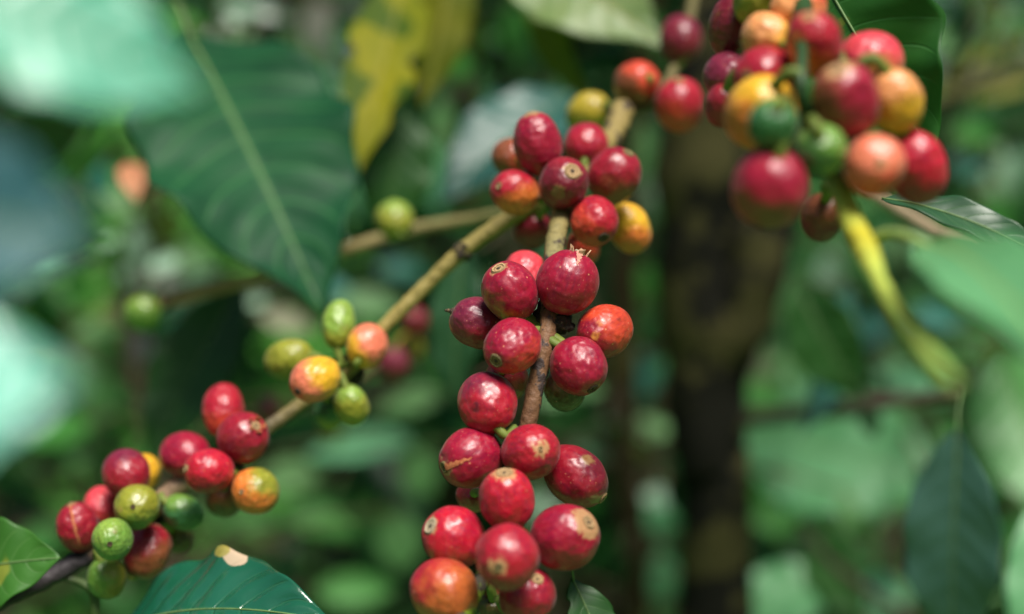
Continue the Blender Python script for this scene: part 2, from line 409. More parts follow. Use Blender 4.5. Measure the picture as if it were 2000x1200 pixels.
# dark trunk right of centre; crown added overhead, out of view, to block light
def tree_with_added_crown():
    rnd = random.Random(2)
    base = at(1378, 600, .78); base.z = 0
    root = tag(empty('tree_with_added_crown', base), 'dark mossy tree trunk rising blurred right of the central cherries', 'tree')
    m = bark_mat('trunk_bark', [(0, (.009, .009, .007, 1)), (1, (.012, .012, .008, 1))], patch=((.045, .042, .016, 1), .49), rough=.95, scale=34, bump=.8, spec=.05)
    loc = lambda px, py, d: at(px, py, d) - base
    low = at(1400, 1200, .80) - base
    pts = [Vector((low.x, 0, 0)), low, loc(1385, 900, .79), loc(1375, 600, .785), loc(1378, 330, .78), loc(1400, 60, .78), loc(1420, -300, .8), Vector((.05, .1, 2.2)), Vector((.1, .3, 3.0))]
    pa, ra = smooth_path(pts, [.026, .020, .020, .025, .026, .020, .017, .014, .008], 8)
    V, F, U = tube(pa, ra, 16, .22, 3, 40)
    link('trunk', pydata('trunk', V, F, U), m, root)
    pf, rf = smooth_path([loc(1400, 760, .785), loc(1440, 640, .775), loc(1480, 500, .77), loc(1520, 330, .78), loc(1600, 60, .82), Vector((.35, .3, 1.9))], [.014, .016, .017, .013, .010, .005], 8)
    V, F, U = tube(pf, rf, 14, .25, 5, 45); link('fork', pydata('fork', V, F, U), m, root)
    items = []; limbs = []
    for k in range(26):
        a = rnd.uniform(0, 6.28); L = rnd.uniform(.8, 2.6)
        q0 = Vector((.06, .12, rnd.uniform(2.0, 2.9)))
        q2 = q0 + Vector((math.cos(a) * L, math.sin(a) * L + .35, rnd.uniform(-.1, .5)))
        pb, rb = smooth_path([q0, q0.lerp(q2, .5) + Vector((0, 0, .15)), q2], [.012, .008, .002], 6)
        limbs.append(tube(pb, rb, 6))
        for j in range(30):
            p = pb[rnd.randrange(4, len(pb))] + Vector((rnd.gauss(0, .14), rnd.gauss(0, .14), rnd.gauss(0, .08)))
            if p.y + base.y < .75 and rnd.random() < .45: continue
            items.append((p, Vector((rnd.uniform(-1, 1), rnd.uniform(-1, 1), rnd.uniform(-.8, .2))), Vector((rnd.uniform(-.4, .4), rnd.uniform(-.4, .4), 1)), rnd.uniform(.14, .24), rnd.random()))
    V, F, U = merge(limbs); link('added_limb', pydata('added_limb', V, F, U), m, root)
    link('crown', leaves_mesh('crown', items), FOL[0], root)  # unseen crown, added to dapple the sun and break up highlights
    # side shoots on the trunk
tree_with_added_crown()

def far_trunk():
    base = at(1228, 600, 1.15); base.z = 0
    root = tag(empty('coffee_tree', base), 'thin olive brown coffee tree stem left of the dark trunk, very blurred', 'tree')
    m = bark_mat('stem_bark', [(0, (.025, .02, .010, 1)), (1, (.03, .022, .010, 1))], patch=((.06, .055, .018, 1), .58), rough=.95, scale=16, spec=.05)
    lo = at(1240, 1300, 1.17) - base
    pts = [Vector((lo.x, 0, 0)), lo, at(1222, 900, 1.15) - base, at(1218, 600, 1.15) - base, at(1225, 430, 1.15) - base, at(1260, 100, 1.2) - base, Vector((.1, .15, 1.75))]
    pa, ra = smooth_path(pts, [.014, .013, .013, .012, .011, .010, .004], 8)
    V, F, U = tube(pa, ra, 12, .2, 8, 40)
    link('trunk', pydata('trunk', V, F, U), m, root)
    rnd = random.Random(4); items = []
    for k in range(80):
        p = Vector((.1 + rnd.gauss(0, .2), .2 + rnd.gauss(0, .1), 1.72 + rnd.gauss(0, .12)))
        items.append((p, Vector((rnd.uniform(-1, 1), rnd.uniform(-1, 1), -.4)), Vector((0, 0, 1)), rnd.uniform(.09, .14), rnd.random()))
    link('crown', leaves_mesh('crown', items), FOL[1], root)
far_trunk()

# three loose bushes; pale leaf tints paint in leaf gloss and sky gaps
def tint_mat():
    n = N('foliage_painted_glints'); c = n.add('ShaderNodeAttribute', attribute_name='tint').outputs['Color']
    p = n.add('ShaderNodeTexCoord').outputs['Object']
    hs0 = n.add('ShaderNodeHueSaturation'); n.put(hs0.inputs['Color'], c); n.put(hs0.inputs['Value'], n.ss(n.noise(p, 30, 3), .3, .7, .8, 1.2))
    b = n.princ(Base_Color=hs0.outputs[0], Roughness=.45); b.inputs['Specular IOR Level'].default_value = .2
    tr = n.add('ShaderNodeBsdfTranslucent'); n.put(tr.inputs[0], hs0.outputs[0])
    ms = n.add('ShaderNodeMixShader'); ms.inputs[0].default_value = .3
    n.t.links.new(b.outputs[0], ms.inputs[1]); n.t.links.new(tr.outputs[0], ms.inputs[2])
    return n.done(ms.outputs[0])
TINT = tint_mat()
TC = dict(pale=(.38, .58, .42), white=(.62, .66, .60), pink=(.42, .38, .34), sage=(.16, .34, .13), mint=(.17, .46, .24), teal=(.06, .25, .20), green=(.07, .26, .05),  # pale, white, pink: sky gaps and leaf gloss painted as leaf colour
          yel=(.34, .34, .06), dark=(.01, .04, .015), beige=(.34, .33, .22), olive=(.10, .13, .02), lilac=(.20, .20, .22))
def spot_bush(stem, label, spots, seed):
    rnd = random.Random(seed); spots = list(spots)
    for i in range(46):
        k = rnd.uniform(0, len(stem) - 1.001); a_, b_ = stem[int(k)], stem[int(k) + 1]; f = k - int(k)
        sz = rnd.uniform(22, 60)
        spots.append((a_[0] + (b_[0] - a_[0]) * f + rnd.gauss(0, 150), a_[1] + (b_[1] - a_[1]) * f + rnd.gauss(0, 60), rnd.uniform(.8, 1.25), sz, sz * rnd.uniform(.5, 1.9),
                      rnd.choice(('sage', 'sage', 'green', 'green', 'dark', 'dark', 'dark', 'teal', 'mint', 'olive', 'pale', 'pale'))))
    sp = [at(*q) for q in stem]; base = Vector((sp[0].x, sp[0].y, 0))
    root = tag(empty('coffee_bush', base), label, 'bush', 'coffee bushes growing in the blurred background')
    P = [Vector((0, 0, 0))] + [q - base for q in sp]
    pa, ra = smooth_path(P, [.010] + [.007] * (len(P) - 2) + [.003], 10)
    st = [tube(pa, ra, 8)]; items = []; cols = []
    for (px, py, d, wpx, hpx, tc) in spots:
        c = at(px, py, d) - base; lw, lh = wpx / FPX * d, hpx / FPX * d
        L = max(lw, lh) * 1.15
        ax = (RT if lw > lh else -UP) * rnd.choice((1, 1)) + UP * rnd.uniform(-.2, .2) + RT * rnd.uniform(-.2, .2)
        if lw > lh and rnd.random() < .5: ax = -ax
        ax.normalize()
        nr = -FW + Vector((rnd.uniform(-.2, .3), 0, rnd.uniform(.4, .9)))
        start = c - ax * L * .5
        items.append((start, ax, nr, L, min(lw, lh) / L / .42)); cols.append(TC[tc])
        q = min(pa, key=lambda v: (v - start).length + max(0, v.z - start.z) * .5)
        if (q - start).length > .004:
            pb, rb = smooth_path([q, q.lerp(start, .55) + Vector((0, .01, .01)), start], [.0022, .0016, .0012], 5); st.append(tube(pb, rb, 5))
    V, F, U = merge(st); link('stem', pydata('stem', V, F, U), BARKS, root)
    TV, TF = LT; Vs, Fs, T = [], [], []
    for i, (p, x, nn, L, wr) in enumerate(items):
        z = (nn - x * nn.dot(x)).normalized(); y = z.cross(x)
        Vs.append((TV * np.array([1, max(.6, wr), 1])) @ (np.array([x, y, z]) * L) + np.array(p)); Fs.append(TF + i * len(TV)); T += [cols[i] + (1,)] * len(TV)
    me = pydata('foliage', np.concatenate(Vs), [tuple(int(k) for k in f) for f in np.concatenate(Fs)])
    a = me.attributes.new('tint', 'FLOAT_COLOR', 'POINT'); a.data.foreach_set('color', np.asarray(T, dtype=np.float32).ravel())
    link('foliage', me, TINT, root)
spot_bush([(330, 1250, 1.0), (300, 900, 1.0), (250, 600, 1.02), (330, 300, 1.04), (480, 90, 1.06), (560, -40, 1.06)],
    'loose bush at the left with leaf gloss and sky gaps painted as pale leaves', [
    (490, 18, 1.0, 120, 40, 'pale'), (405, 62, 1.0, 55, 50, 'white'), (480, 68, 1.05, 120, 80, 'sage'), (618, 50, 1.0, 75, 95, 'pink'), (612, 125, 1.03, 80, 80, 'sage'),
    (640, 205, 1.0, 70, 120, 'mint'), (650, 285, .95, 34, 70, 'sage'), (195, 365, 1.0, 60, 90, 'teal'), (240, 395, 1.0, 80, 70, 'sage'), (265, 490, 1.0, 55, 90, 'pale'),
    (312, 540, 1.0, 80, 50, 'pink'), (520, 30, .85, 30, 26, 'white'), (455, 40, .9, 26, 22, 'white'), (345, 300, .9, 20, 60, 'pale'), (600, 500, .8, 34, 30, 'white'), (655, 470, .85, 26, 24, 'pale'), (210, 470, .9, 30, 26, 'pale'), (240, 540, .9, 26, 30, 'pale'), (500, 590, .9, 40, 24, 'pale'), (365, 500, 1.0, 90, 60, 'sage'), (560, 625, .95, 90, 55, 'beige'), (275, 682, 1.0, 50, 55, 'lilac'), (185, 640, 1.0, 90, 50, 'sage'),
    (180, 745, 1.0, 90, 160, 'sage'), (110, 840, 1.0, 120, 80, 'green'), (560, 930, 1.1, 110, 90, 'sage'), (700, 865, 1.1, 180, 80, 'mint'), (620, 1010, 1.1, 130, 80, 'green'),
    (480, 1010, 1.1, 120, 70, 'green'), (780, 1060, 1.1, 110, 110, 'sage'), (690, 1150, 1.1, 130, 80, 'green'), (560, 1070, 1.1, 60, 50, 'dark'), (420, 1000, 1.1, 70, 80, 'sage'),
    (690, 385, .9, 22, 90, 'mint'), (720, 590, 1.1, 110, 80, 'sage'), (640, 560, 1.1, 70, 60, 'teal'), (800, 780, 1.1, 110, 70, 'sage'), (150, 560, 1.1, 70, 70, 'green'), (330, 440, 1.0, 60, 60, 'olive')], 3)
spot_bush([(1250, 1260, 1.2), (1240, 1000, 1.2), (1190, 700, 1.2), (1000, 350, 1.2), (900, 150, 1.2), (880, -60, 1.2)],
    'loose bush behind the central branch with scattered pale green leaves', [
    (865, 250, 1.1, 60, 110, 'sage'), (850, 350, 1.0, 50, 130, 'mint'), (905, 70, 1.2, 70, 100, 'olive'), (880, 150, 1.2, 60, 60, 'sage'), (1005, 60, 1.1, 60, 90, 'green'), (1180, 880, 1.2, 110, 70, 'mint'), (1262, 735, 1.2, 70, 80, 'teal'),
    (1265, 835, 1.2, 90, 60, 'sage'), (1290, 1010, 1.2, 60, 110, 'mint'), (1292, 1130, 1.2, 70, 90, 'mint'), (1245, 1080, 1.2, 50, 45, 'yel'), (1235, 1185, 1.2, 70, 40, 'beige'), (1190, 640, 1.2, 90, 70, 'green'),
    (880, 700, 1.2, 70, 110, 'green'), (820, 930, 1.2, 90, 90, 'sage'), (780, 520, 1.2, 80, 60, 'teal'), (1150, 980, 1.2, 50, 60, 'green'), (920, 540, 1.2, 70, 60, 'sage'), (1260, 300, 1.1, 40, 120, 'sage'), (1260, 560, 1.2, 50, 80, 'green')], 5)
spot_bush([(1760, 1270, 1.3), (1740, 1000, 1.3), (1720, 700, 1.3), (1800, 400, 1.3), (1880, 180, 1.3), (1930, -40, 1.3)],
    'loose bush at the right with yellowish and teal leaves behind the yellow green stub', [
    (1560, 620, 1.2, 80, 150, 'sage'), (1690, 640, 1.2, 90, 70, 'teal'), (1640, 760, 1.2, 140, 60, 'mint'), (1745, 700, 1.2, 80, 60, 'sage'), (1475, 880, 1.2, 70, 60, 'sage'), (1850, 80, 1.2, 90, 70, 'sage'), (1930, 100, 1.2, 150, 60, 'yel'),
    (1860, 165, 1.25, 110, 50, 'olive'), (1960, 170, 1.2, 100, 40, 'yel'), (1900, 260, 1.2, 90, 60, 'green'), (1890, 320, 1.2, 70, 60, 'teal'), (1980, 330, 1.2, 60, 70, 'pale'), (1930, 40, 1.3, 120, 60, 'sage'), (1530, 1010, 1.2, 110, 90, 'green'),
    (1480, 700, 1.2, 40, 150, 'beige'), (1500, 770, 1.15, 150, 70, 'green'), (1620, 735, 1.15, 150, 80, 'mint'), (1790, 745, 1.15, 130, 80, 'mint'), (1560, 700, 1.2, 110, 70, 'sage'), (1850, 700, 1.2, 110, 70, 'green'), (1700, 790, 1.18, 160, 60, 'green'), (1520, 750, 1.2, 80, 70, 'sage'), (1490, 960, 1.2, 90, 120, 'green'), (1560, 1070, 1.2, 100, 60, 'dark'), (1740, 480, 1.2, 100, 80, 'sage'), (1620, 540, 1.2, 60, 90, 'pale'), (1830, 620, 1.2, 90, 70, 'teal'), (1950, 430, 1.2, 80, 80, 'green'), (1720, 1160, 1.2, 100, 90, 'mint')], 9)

# ------------------------------------------------------------------ fruiting branches
BR = {}
def branch(key, pts, label, mat, nodes=(), cat='branch', name='coffee_branch', rough=.15, seed=1.0, cut=False):
    P = [at(*p[:3]) for p in pts]; rr = [p[3] / FPX * p[2] for p in pts]
    base = P[0].copy(); root = tag(empty(name, base), label, cat)
    pa, ra = smooth_path([p - base for p in P], rr, 14)
    V, F, U = tube(pa, ra, 16, rough, seed, 500)
    link('stem', pydata('stem', V, F, U), mat, root)
    BR[key] = [p + base for p in pa]
    for i, (px, py, d, rpx) in enumerate(nodes):
        c = at(px, py, d) - base; r0 = rpx / FPX * d
        bm = bmesh.new(); bmesh.ops.create_icosphere(bm, subdivisions=4, radius=1)
        for v in bm.verts:
            q = v.co.copy(); k = 1 + .35 * mnoise.noise(q * 1.8 + Vector((i * 7 + seed, 0, 0))) + .28 * mnoise.noise(q * 4.5 + Vector((0, i * 3 + seed, 0)))
            v.co = c + q * r0 * k
        me = bpy.data.meshes.new('node'); bm.to_mesh(me); bm.free(); me.polygons.foreach_set('use_smooth', [True] * len(me.polygons))
        link('node', me, NODE, root)
    return root

m_main = bark_mat('branch_bark', [(0, (.24, .18, .06, 1)), (.18, (.25, .19, .06, 1)), (.30, (.20, .18, .08, 1)), (.36, (.10, .06, .03, 1)), (.42, (.17, .085, .04, 1)), (.58, (.14, .07, .035, 1)), (.76, (.10, .11, .02, 1)), (.86, (.18, .28, .02, 1))],
                  patch=((.035, .025, .025, 1), .54), rough=.6, scale=160)
branch('main', [(1215, 215, .455, 24), (1190, 275, .44, 22), (1120, 360, .415, 20), (1087, 460, .39, 19), (1078, 560, .37, 19), (1070, 640, .36, 17), (1052, 730, .357, 18), (1030, 830, .355, 17), (1000, 960, .357, 17), (960, 1090, .352, 17), (928, 1155, .338, 17), (895, 1225, .325, 18), (850, 1330, .31, 18)],
       'central brown fruiting branch hanging down through the sharp red cherries', m_main,
       [(1104, 385, .415, 34), (1080, 610, .366, 34), (1095, 632, .362, 22), (1010, 900, .362, 34), (955, 1110, .352, 36)], seed=2)
m_left = bark_mat('branch_bark', [(0, (.24, .19, .06, 1)), (.36, (.25, .20, .05, 1)), (.5, (.10, .08, .045, 1)), (.56, (.34, .24, .15, 1)), (.66, (.26, .17, .11, 1)), (.735, (.38, .22, .12, 1)), (.785, (.03, .025, .03, 1)), (1, (.035, .025, .025, 1))], patch=((.05, .035, .02, 1), .63), rough=.6, scale=140)
branch('left', [(1090, 370, .425, 16), (990, 430, .425, 17), (905, 490, .425, 16), (830, 560, .425, 14.5), (745, 645, .422, 14.5), (680, 722, .42, 15), (590, 788, .418, 14), (520, 838, .415, 14), (440, 890, .412, 15), (340, 955, .41, 19), (280, 1010, .41, 18), (175, 1082, .405, 19), (90, 1132, .40, 17), (0, 1177, .395, 16), (-120, 1240, .39, 16)],
       'long tan branch slanting down left, ending dark, with green and red cherries', m_left,
       [(903, 492, .425, 19), (672, 728, .425, 32), (690, 712, .428, 22), (447, 905, .417, 30), (293, 1015, .416, 30), (170, 1085, .406, 24)], seed=6)
m_third = bark_mat('branch_bark', [(0, (.20, .19, .07, 1)), (.35, (.22, .17, .07, 1)), (.6, (.36, .23, .11, 1)), (1, (.48, .29, .16, 1))], rough=.7, scale=120)
branch('third', [(1010, 415, .50, 13), (930, 428, .52, 11), (800, 450, .53, 12), (670, 490, .53, 13), (560, 525, .55, 13), (460, 552, .56, 13), (380, 572, .555, 14), (315, 592, .545, 14), (275, 608, .54, 8)],
       'blurred pale brown branch crossing behind the large drooping leaf', m_third, [(318, 592, .546, 17)], seed=9)
m_right = bark_mat('branch_bark', [(0, (.02, .06, .015, 1)), (.42, (.018, .05, .015, 1)), (.50, (.40, .47, .08, 1)), (.62, (.46, .40, .03, 1)), (.70, (.40, .47, .08, 1)), (1, (.24, .36, .08, 1))], rough=.45, scale=90, bump=.15)
branch('right', [(1575, -160, .325, 20), (1570, -20, .315, 20), (1566, 100, .292, 12), (1568, 190, .286, 13), (1600, 290, .30, 20), (1640, 370, .295, 20), (1668, 440, .288, 23), (1690, 485, .28, 24), (1722, 560, .264, 16), (1768, 635, .245, 16), (1822, 705, .222, 18), (1862, 752, .205, 13)],
       'yellow green branch stub below the large blurred cherries at upper right', m_right, [(1570, 110, .306, 26), (1600, 275, .304, 30)], seed=12)
m_twig = bark_mat('twig_bark', [(0, (.03, .025, .016, 1)), (1, (.06, .04, .03, 1))], rough=.9, scale=60)
branch('twig', [(1385, 825, .80, 15), (1470, 815, .78, 16), (1560, 808, .76, 16), (1660, 795, .74, 17), (1690, 790, .735, 17), (1780, 778, .73, 13), (1880, 765, .72, 12)],
       'thin dark twig sticking out sideways from the dark trunk', m_twig, [(1668, 795, .74, 19)], cat='twig', name='coffee_twig', seed=15)
branch('twigb', [(1560, 1020, .80, 9), (1610, 1085, .79, 9), (1690, 1150, .78, 9), (1790, 1210, .78, 8)],
       'thin dark twig slanting down under the broad mint leaf', m_twig, [], cat='twig', name='coffee_twig', seed=16)
m_pale = bark_mat('twig_bark', [(0, (.30, .22, .14, 1)), (1, (.34, .26, .17, 1))], rough=.8, scale=60)
m_dull = bark_mat('twig_bark', [(0, (.13, .11, .05, 1)), (1, (.15, .13, .06, 1))], rough=.9, scale=60, spec=.1)
branch('rtop', [(1700, 240, .95, 9), (1800, 205, .96, 10), (1900, 170, .97, 12), (2080, 120, 1.0, 12)],
       'pale brown blurred branch reaching the right edge beside the cherry cluster', m_dull, [], seed=18)
branch('rlow', [(1660, 345, .50, 10), (1740, 400, .50, 13), (1830, 455, .50, 13), (1920, 505, .50, 11), (2040, 590, .5, 10)],
       'thin pale brown branch slanting behind the curled dark leaf on the right', m_pale, [], seed=19)
m_gtwig = bark_mat('twig_bark', [(0, (.03, .03, .02, 1)), (.5, (.06, .10, .03, 1)), (1, (.08, .14, .03, 1))], rough=.6, scale=60)
branch('gt', [(95, 1125, .402, 6), (140, 1132, .402, 7), (180, 1155, .40, 9), (188, 1215, .40, 10), (190, 1300, .40, 9)],
       'thin green shoot bending down below the lowest green cherry', m_gtwig, [], cat='twig', name='coffee_twig', seed=20)
branch('up', [(1200, 235, .46, 9), (1285, 190, .468, 11), (1325, 110, .495, 10), (1350, 20, .52, 10), (1362, -80, .53, 10)],
       'blurred olive branch carrying the dull red cherries behind the central cluster', m_dull, [(1285, 190, .468, 16)], seed=22)
branch('bk', [(900, 585, .60, 8), (820, 640, .60, 8), (770, 690, .60, 9), (690, 745, .6, 8), (560, 800, .60, 8), (480, 850, .61, 7)],
       'thin blurred brown branch behind the orange and green cherries', m_dull, [], seed=24)

# ------------------------------------------------------------------ cherries
# px, py, half-width, half-length, scar offset dx, dy (photo px), f(ront)/b(ack), depth, skin colour, second colour,
# side of the second colour (dx, dy), amount, scar kind, scar radius, halo angle, branch, label, blotches
CH = []
def ch(*a, **k): CH.append((a, k))
# cluster A - behind the sharp one, upper centre
ch(1050, 283, 47, 60, -12, -57, 'f', .405, 'crimson', 'darkred', (0, 1), .3, 'tan', .2, .33, 'main', 'tall crimson cherry at the upper left of the slightly blurred centre cluster')
ch(1145, 284, 41, 45, 5, -30, 'b', .425, 'red', 'crimson', (0, -1), .5, 'tan', .2, 0, 'main', 'plain rosy cherry at the top of the centre cluster, below the tan branch stub')
ch(997, 306, 35, 40, -15, -10, 'b', .43, 'brown', 'orangered', (1, 0), .6, 'dark', .2, 0, 'main', 'brownish red cherry mostly hidden behind the tall crimson cherry')
ch(1006, 376, 43, 48, -30, -9, 'f', .405, 'red', 'orange', (.35, .8), .75, 'tan', .14, 0, 'main', 'red and orange cherry at the left of the centre cluster')
ch(1101, 358, 47, 50, 15, -19, 'f', .395, 'maroon', 'darkred', (0, -1), .4, 'tan', .3, .34, 'main', 'dark maroon cherry with a big tan scar in the middle of the centre cluster', spots=[((-12, 24), .30, (.16, .11, .03, 1))])
ch(1200, 343, 49, 52, 25, -40, 'f', .405, 'darkred', 'brown', (0, 1), .6, 'olive', .2, .2, 'main', 'large dull red cherry at the right of the centre cluster')
ch(1160, 432, 45, 49, 16, 33, 'f', .395, 'red', 'orangered', (-.6, .6), .7, 'dark', .22, .0, 'main', 'orange red cherry with a small dark scar at the bottom of the centre cluster')
ch(1229, 446, 40, 50, 20, 45, 'b', .42, 'yellow', 'orange', (0, .9), .7, 'tan', .2, 0, 'main', 'yellow orange cherry half hidden at the lower right of the centre cluster')
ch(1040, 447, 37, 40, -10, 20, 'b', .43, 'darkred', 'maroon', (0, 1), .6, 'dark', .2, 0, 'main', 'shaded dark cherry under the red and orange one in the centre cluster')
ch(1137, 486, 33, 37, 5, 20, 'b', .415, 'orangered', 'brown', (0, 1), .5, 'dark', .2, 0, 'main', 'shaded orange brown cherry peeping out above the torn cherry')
# cluster B - sharp
ch(997, 570, 53, 57, -22, -43, 'f', .36, 'crimson', 'yellowolive', (-.6, .75), .28, 'tan', .24, .26, 'main', 'sharp crimson cherry with a round tan scar on its upper left')
ch(1109, 552, 57, 60, 20, -57, 'f', .36, 'crimson', 'darkred', (.6, .5), .5, 'grey', .12, 0, 'main', 'sharp crimson cherry with torn pale skin at its top', torn=1)
ch(1027, 537, 42, 46, -2, -40, 'b', .385, 'pink', 'crimson', (-1, 0), .4, 'tan', .1, 0, 'main', 'rosy cherry peeping out behind the two uppermost sharp cherries')
ch(932, 631, 47, 52, -46, -22, 'f', .368, 'purple', 'darkred', (.3, .9), .7, 'dark', .13, .2, 'main', 'purple red cherry with a dry stub on its left end', stub=1)
ch(1001, 676, 50, 59, -31, 27, 'f', .352, 'crimson', 'orangered', (.6, .7), .5, 'olive', .25, 0, 'main', 'freckled red cherry with a large olive scar facing lower left')
ch(1181, 647, 48, 57, 42, -22, 'b', .362, 'orangered', 'darkred', (-.5, .6), .75, 'dark', .16, 0, 'main', 'matt orange red cherry with a yellow fleck, alone on the right', spots=[((-15, 4), .14, (.62, .28, .05, 1)), ((-10, -18), .10, (.60, .22, .05, 1)), ((26, -24), .085, (.03, .02, .015, 1))])
ch(1130, 715, 52, 57, 25, 42, 'f', .354, 'crimson', 'darkred', (0, .9), .4, 'dark', .2, .22, 'main', 'freckled crimson cherry with its small dark scar at the lower right')
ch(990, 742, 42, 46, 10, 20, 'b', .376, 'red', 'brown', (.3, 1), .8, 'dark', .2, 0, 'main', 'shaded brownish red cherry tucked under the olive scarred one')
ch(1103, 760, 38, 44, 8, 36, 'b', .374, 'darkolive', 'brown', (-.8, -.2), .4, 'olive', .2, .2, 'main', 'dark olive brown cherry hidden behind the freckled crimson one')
# cluster C - sharp
ch(951, 788, 55, 60, -18, -45, 'b', .353, 'red', 'purple', (-.2, -.9), .4, 'tan', .2, 0, 'main', 'rosy red cherry with a dark bruise, green stalk at its foot', spots=[((-22, 2), .14, (.10, .006, .02, 1))])
ch(920, 895, 56, 60, -49, 14, 'f', .351, 'crimson', 'darkred', (.4, .8), .5, 'olive', .19, .3, 'main', 'crimson cherry with an orange crack running to its tip', crack=1)
ch(1036, 883, 53, 58, 18, -11, 'f', .347, 'red', 'darkred', (0, .8), .6, 'tan', .09, .30, 'main', 'dusky red cherry with a pale round scar facing the viewer')
ch(1124, 931, 52, 66, 50, 38, 'f', .355, 'darkred', 'maroon', (.6, -.3), .5, 'tan', .2, .25, 'main', 'dark red oblong cherry slanting down right with tan marks', spots=[((22, -38), .22, (.22, .12, .04, 1)), ((26, 34), .2, (.22, .17, .06, 1))])
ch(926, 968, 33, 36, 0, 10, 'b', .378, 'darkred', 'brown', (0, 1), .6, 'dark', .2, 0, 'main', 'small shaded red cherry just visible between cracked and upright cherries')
# cluster D - a little nearer than the focus
ch(990, 976, 51, 60, -5, -55, 'f', .338, 'brightred', 'darkred', (-.9, .5), .45, 'tan', .28, .42, 'main', 'bright red upright cherry with a tan cap in the lower cluster')
ch(887, 1050, 57, 61, -44, -27, 'f', .338, 'brightred', 'brown', (-.2, .95), .5, 'grey', .26, .34, 'main', 'bright red cherry with a pale grey scar, left of the lower cluster')
ch(1104, 1050, 61, 65, 42, -34, 'f', .338, 'crimson', 'red', (0, .8), .5, 'tan', .2, .52, 'main', 'big crimson cherry with a tan edge, right of the lower cluster')
ch(991, 1088, 60, 63, -16, 8, 'f', .322, 'red', 'darkred', (-.3, .8), .55, 'olive', .12, .30, 'main', 'round red cherry with a ringed scar facing out, front of the lower cluster')
ch(868, 1156, 61, 65, -52, -30, 'b', .335, 'rust', 'red', (-.4, -.6), .5, 'dark', .15, 0, 'main', 'orange cherry at the lower left of the lower cluster')
ch(1030, 1166, 53, 57, 18, -40, 'f', .338, 'darkred', 'crimson', (-.3, -.6), .5, 'tan', .2, .2, 'main', 'dark red cherry at the bottom edge beneath the ringed cherry')
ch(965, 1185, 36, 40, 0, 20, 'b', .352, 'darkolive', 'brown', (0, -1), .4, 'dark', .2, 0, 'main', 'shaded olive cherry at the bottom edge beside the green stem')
# cluster E
ch(661, 633, 31, 47, 3, -44, 'b', .42, 'limegreen', 'olive', (0, 1), .5, 'dark', .2, 0, 'left', 'upright green cherry on the left branch above the orange ones')
ch(565, 703, 40, 48, -42, 12, 'b', .425, 'olive', 'green', (0, .8), .4, 'dark', .2, 0, 'left', 'olive green cherry lying left of the peach coloured one')
ch(717, 676, 39, 43, 12, -25, 'b', .415, 'salmon', 'yellow', (-.9, .5), .7, 'tan', .2, 0, 'left', 'small orange cherry where the tan branch meets its cluster')
ch(616, 741, 43, 50, -28, 21, 'f', .40, 'salmon', 'yellow', (.8, -.5), .8, 'dark', .14, 0, 'left', 'peach and yellow cherry with a small dark scar at lower left')
ch(686, 792, 33, 40, 8, 35, 'b', .415, 'olive', 'limegreen', (0, -1), .5, 'dark', .2, 0, 'left', 'shiny lime green cherry below the peach coloured one')
ch(643, 806, 29, 36, 0, 25, 'b', .43, 'deepgreen', 'olive', (0, 1), .5, 'dark', .2, 0, 'left', 'dark green cherry hidden left of the lime green one')
# cluster F
ch(436, 801, 40, 51, -6, -46, 'b', .415, 'red', 'orangered', (0, .8), .6, 'tan', .16, 0, 'left', 'orange red egg shaped cherry topmost of the left red group')
ch(475, 856, 47, 51, 30, -26, 'f', .402, 'darkred', 'maroon', (-.4, .8), .6, 'tan', .18, .22, 'left', 'dark maroon cherry with a torn orange edge by the branch', torn=2)
ch(361, 888, 43, 49, -40, -10, 'b', .41, 'crimson', 'darkred', (0, .8), .5, 'tan', .2, 0, 'left', 'crimson cherry at the left of the left red group')
ch(408, 921, 41, 46, -38, -8, 'f', .395, 'brightred', 'darkred', (.3, .9), .4, 'tan', .16, .2, 'left', 'bright red cherry in front of the pale branch joint')
ch(499, 959, 43, 47, -18, -4, 'f', .40, 'orange', 'olive', (.7, -.6), .6, 'tan', .1, .0, 'left', 'orange cherry with an olive rim, lowest of the left red group')
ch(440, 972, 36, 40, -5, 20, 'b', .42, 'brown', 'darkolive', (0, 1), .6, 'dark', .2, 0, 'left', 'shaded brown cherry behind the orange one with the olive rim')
# cluster G
ch(247, 924, 43, 47, -14, -35, 'b', .405, 'darkred', 'purple', (-.4, -.8), .5, 'tan', .2, 0, 'left', 'purple red cherry at the top of the lower left group')
ch(274, 928, 36, 42, 18, -25, 'b', .418, 'yellow', 'olive', (0, 1), .5, 'tan', .2, 0, 'left', 'yellow cherry showing as a rim behind the purple red one')
ch(268, 990, 42, 45, 4, -6, 'f', .395, 'olive', 'green', (0, 1), .5, 'dark', .1, 0, 'left', 'olive green cherry in the middle of the lower left group', spots=[((-24, 0), .12, (.28, .19, .05, 1))])
ch(358, 1001, 32, 39, 30, 20, 'b', .408, 'deepgreen', 'green', (-.2, -.9), .5, 'dark', .2, 0, 'left', 'small deep green cherry to the right of the lower left group')
ch(200, 990, 35, 39, -10, -30, 'b', .415, 'pink', 'orangered', (0, .9), .5, 'tan', .2, 0, 'left', 'pale rosy cherry behind the split one in the lower left group')
ch(152, 1029, 39, 47, -8, -44, 'f', .402, 'darkred', 'red', (-.8, .4), .6, 'tan', .12, .2, 'left', 'split dark red cherry at the left end of its branch', crack=2)
ch(220, 1053, 38, 41, 6, 3, 'f', .385, 'green', 'limegreen', (-.4, -.7), .5, 'dark', .12, .0, 'left', 'light green cherry with brown scar facing the viewer', spots=[((15, -19), .10, (.18, .12, .04, 1)), ((-31, -2), .10, (.20, .12, .05, 1))])
ch(288, 1077, 42, 50, 14, -44, 'b', .405, 'darkred', 'brown', (.5, .7), .8, 'tan', .2, 0, 'left', 'dull red and tan cherry at the right foot of the lower left group')
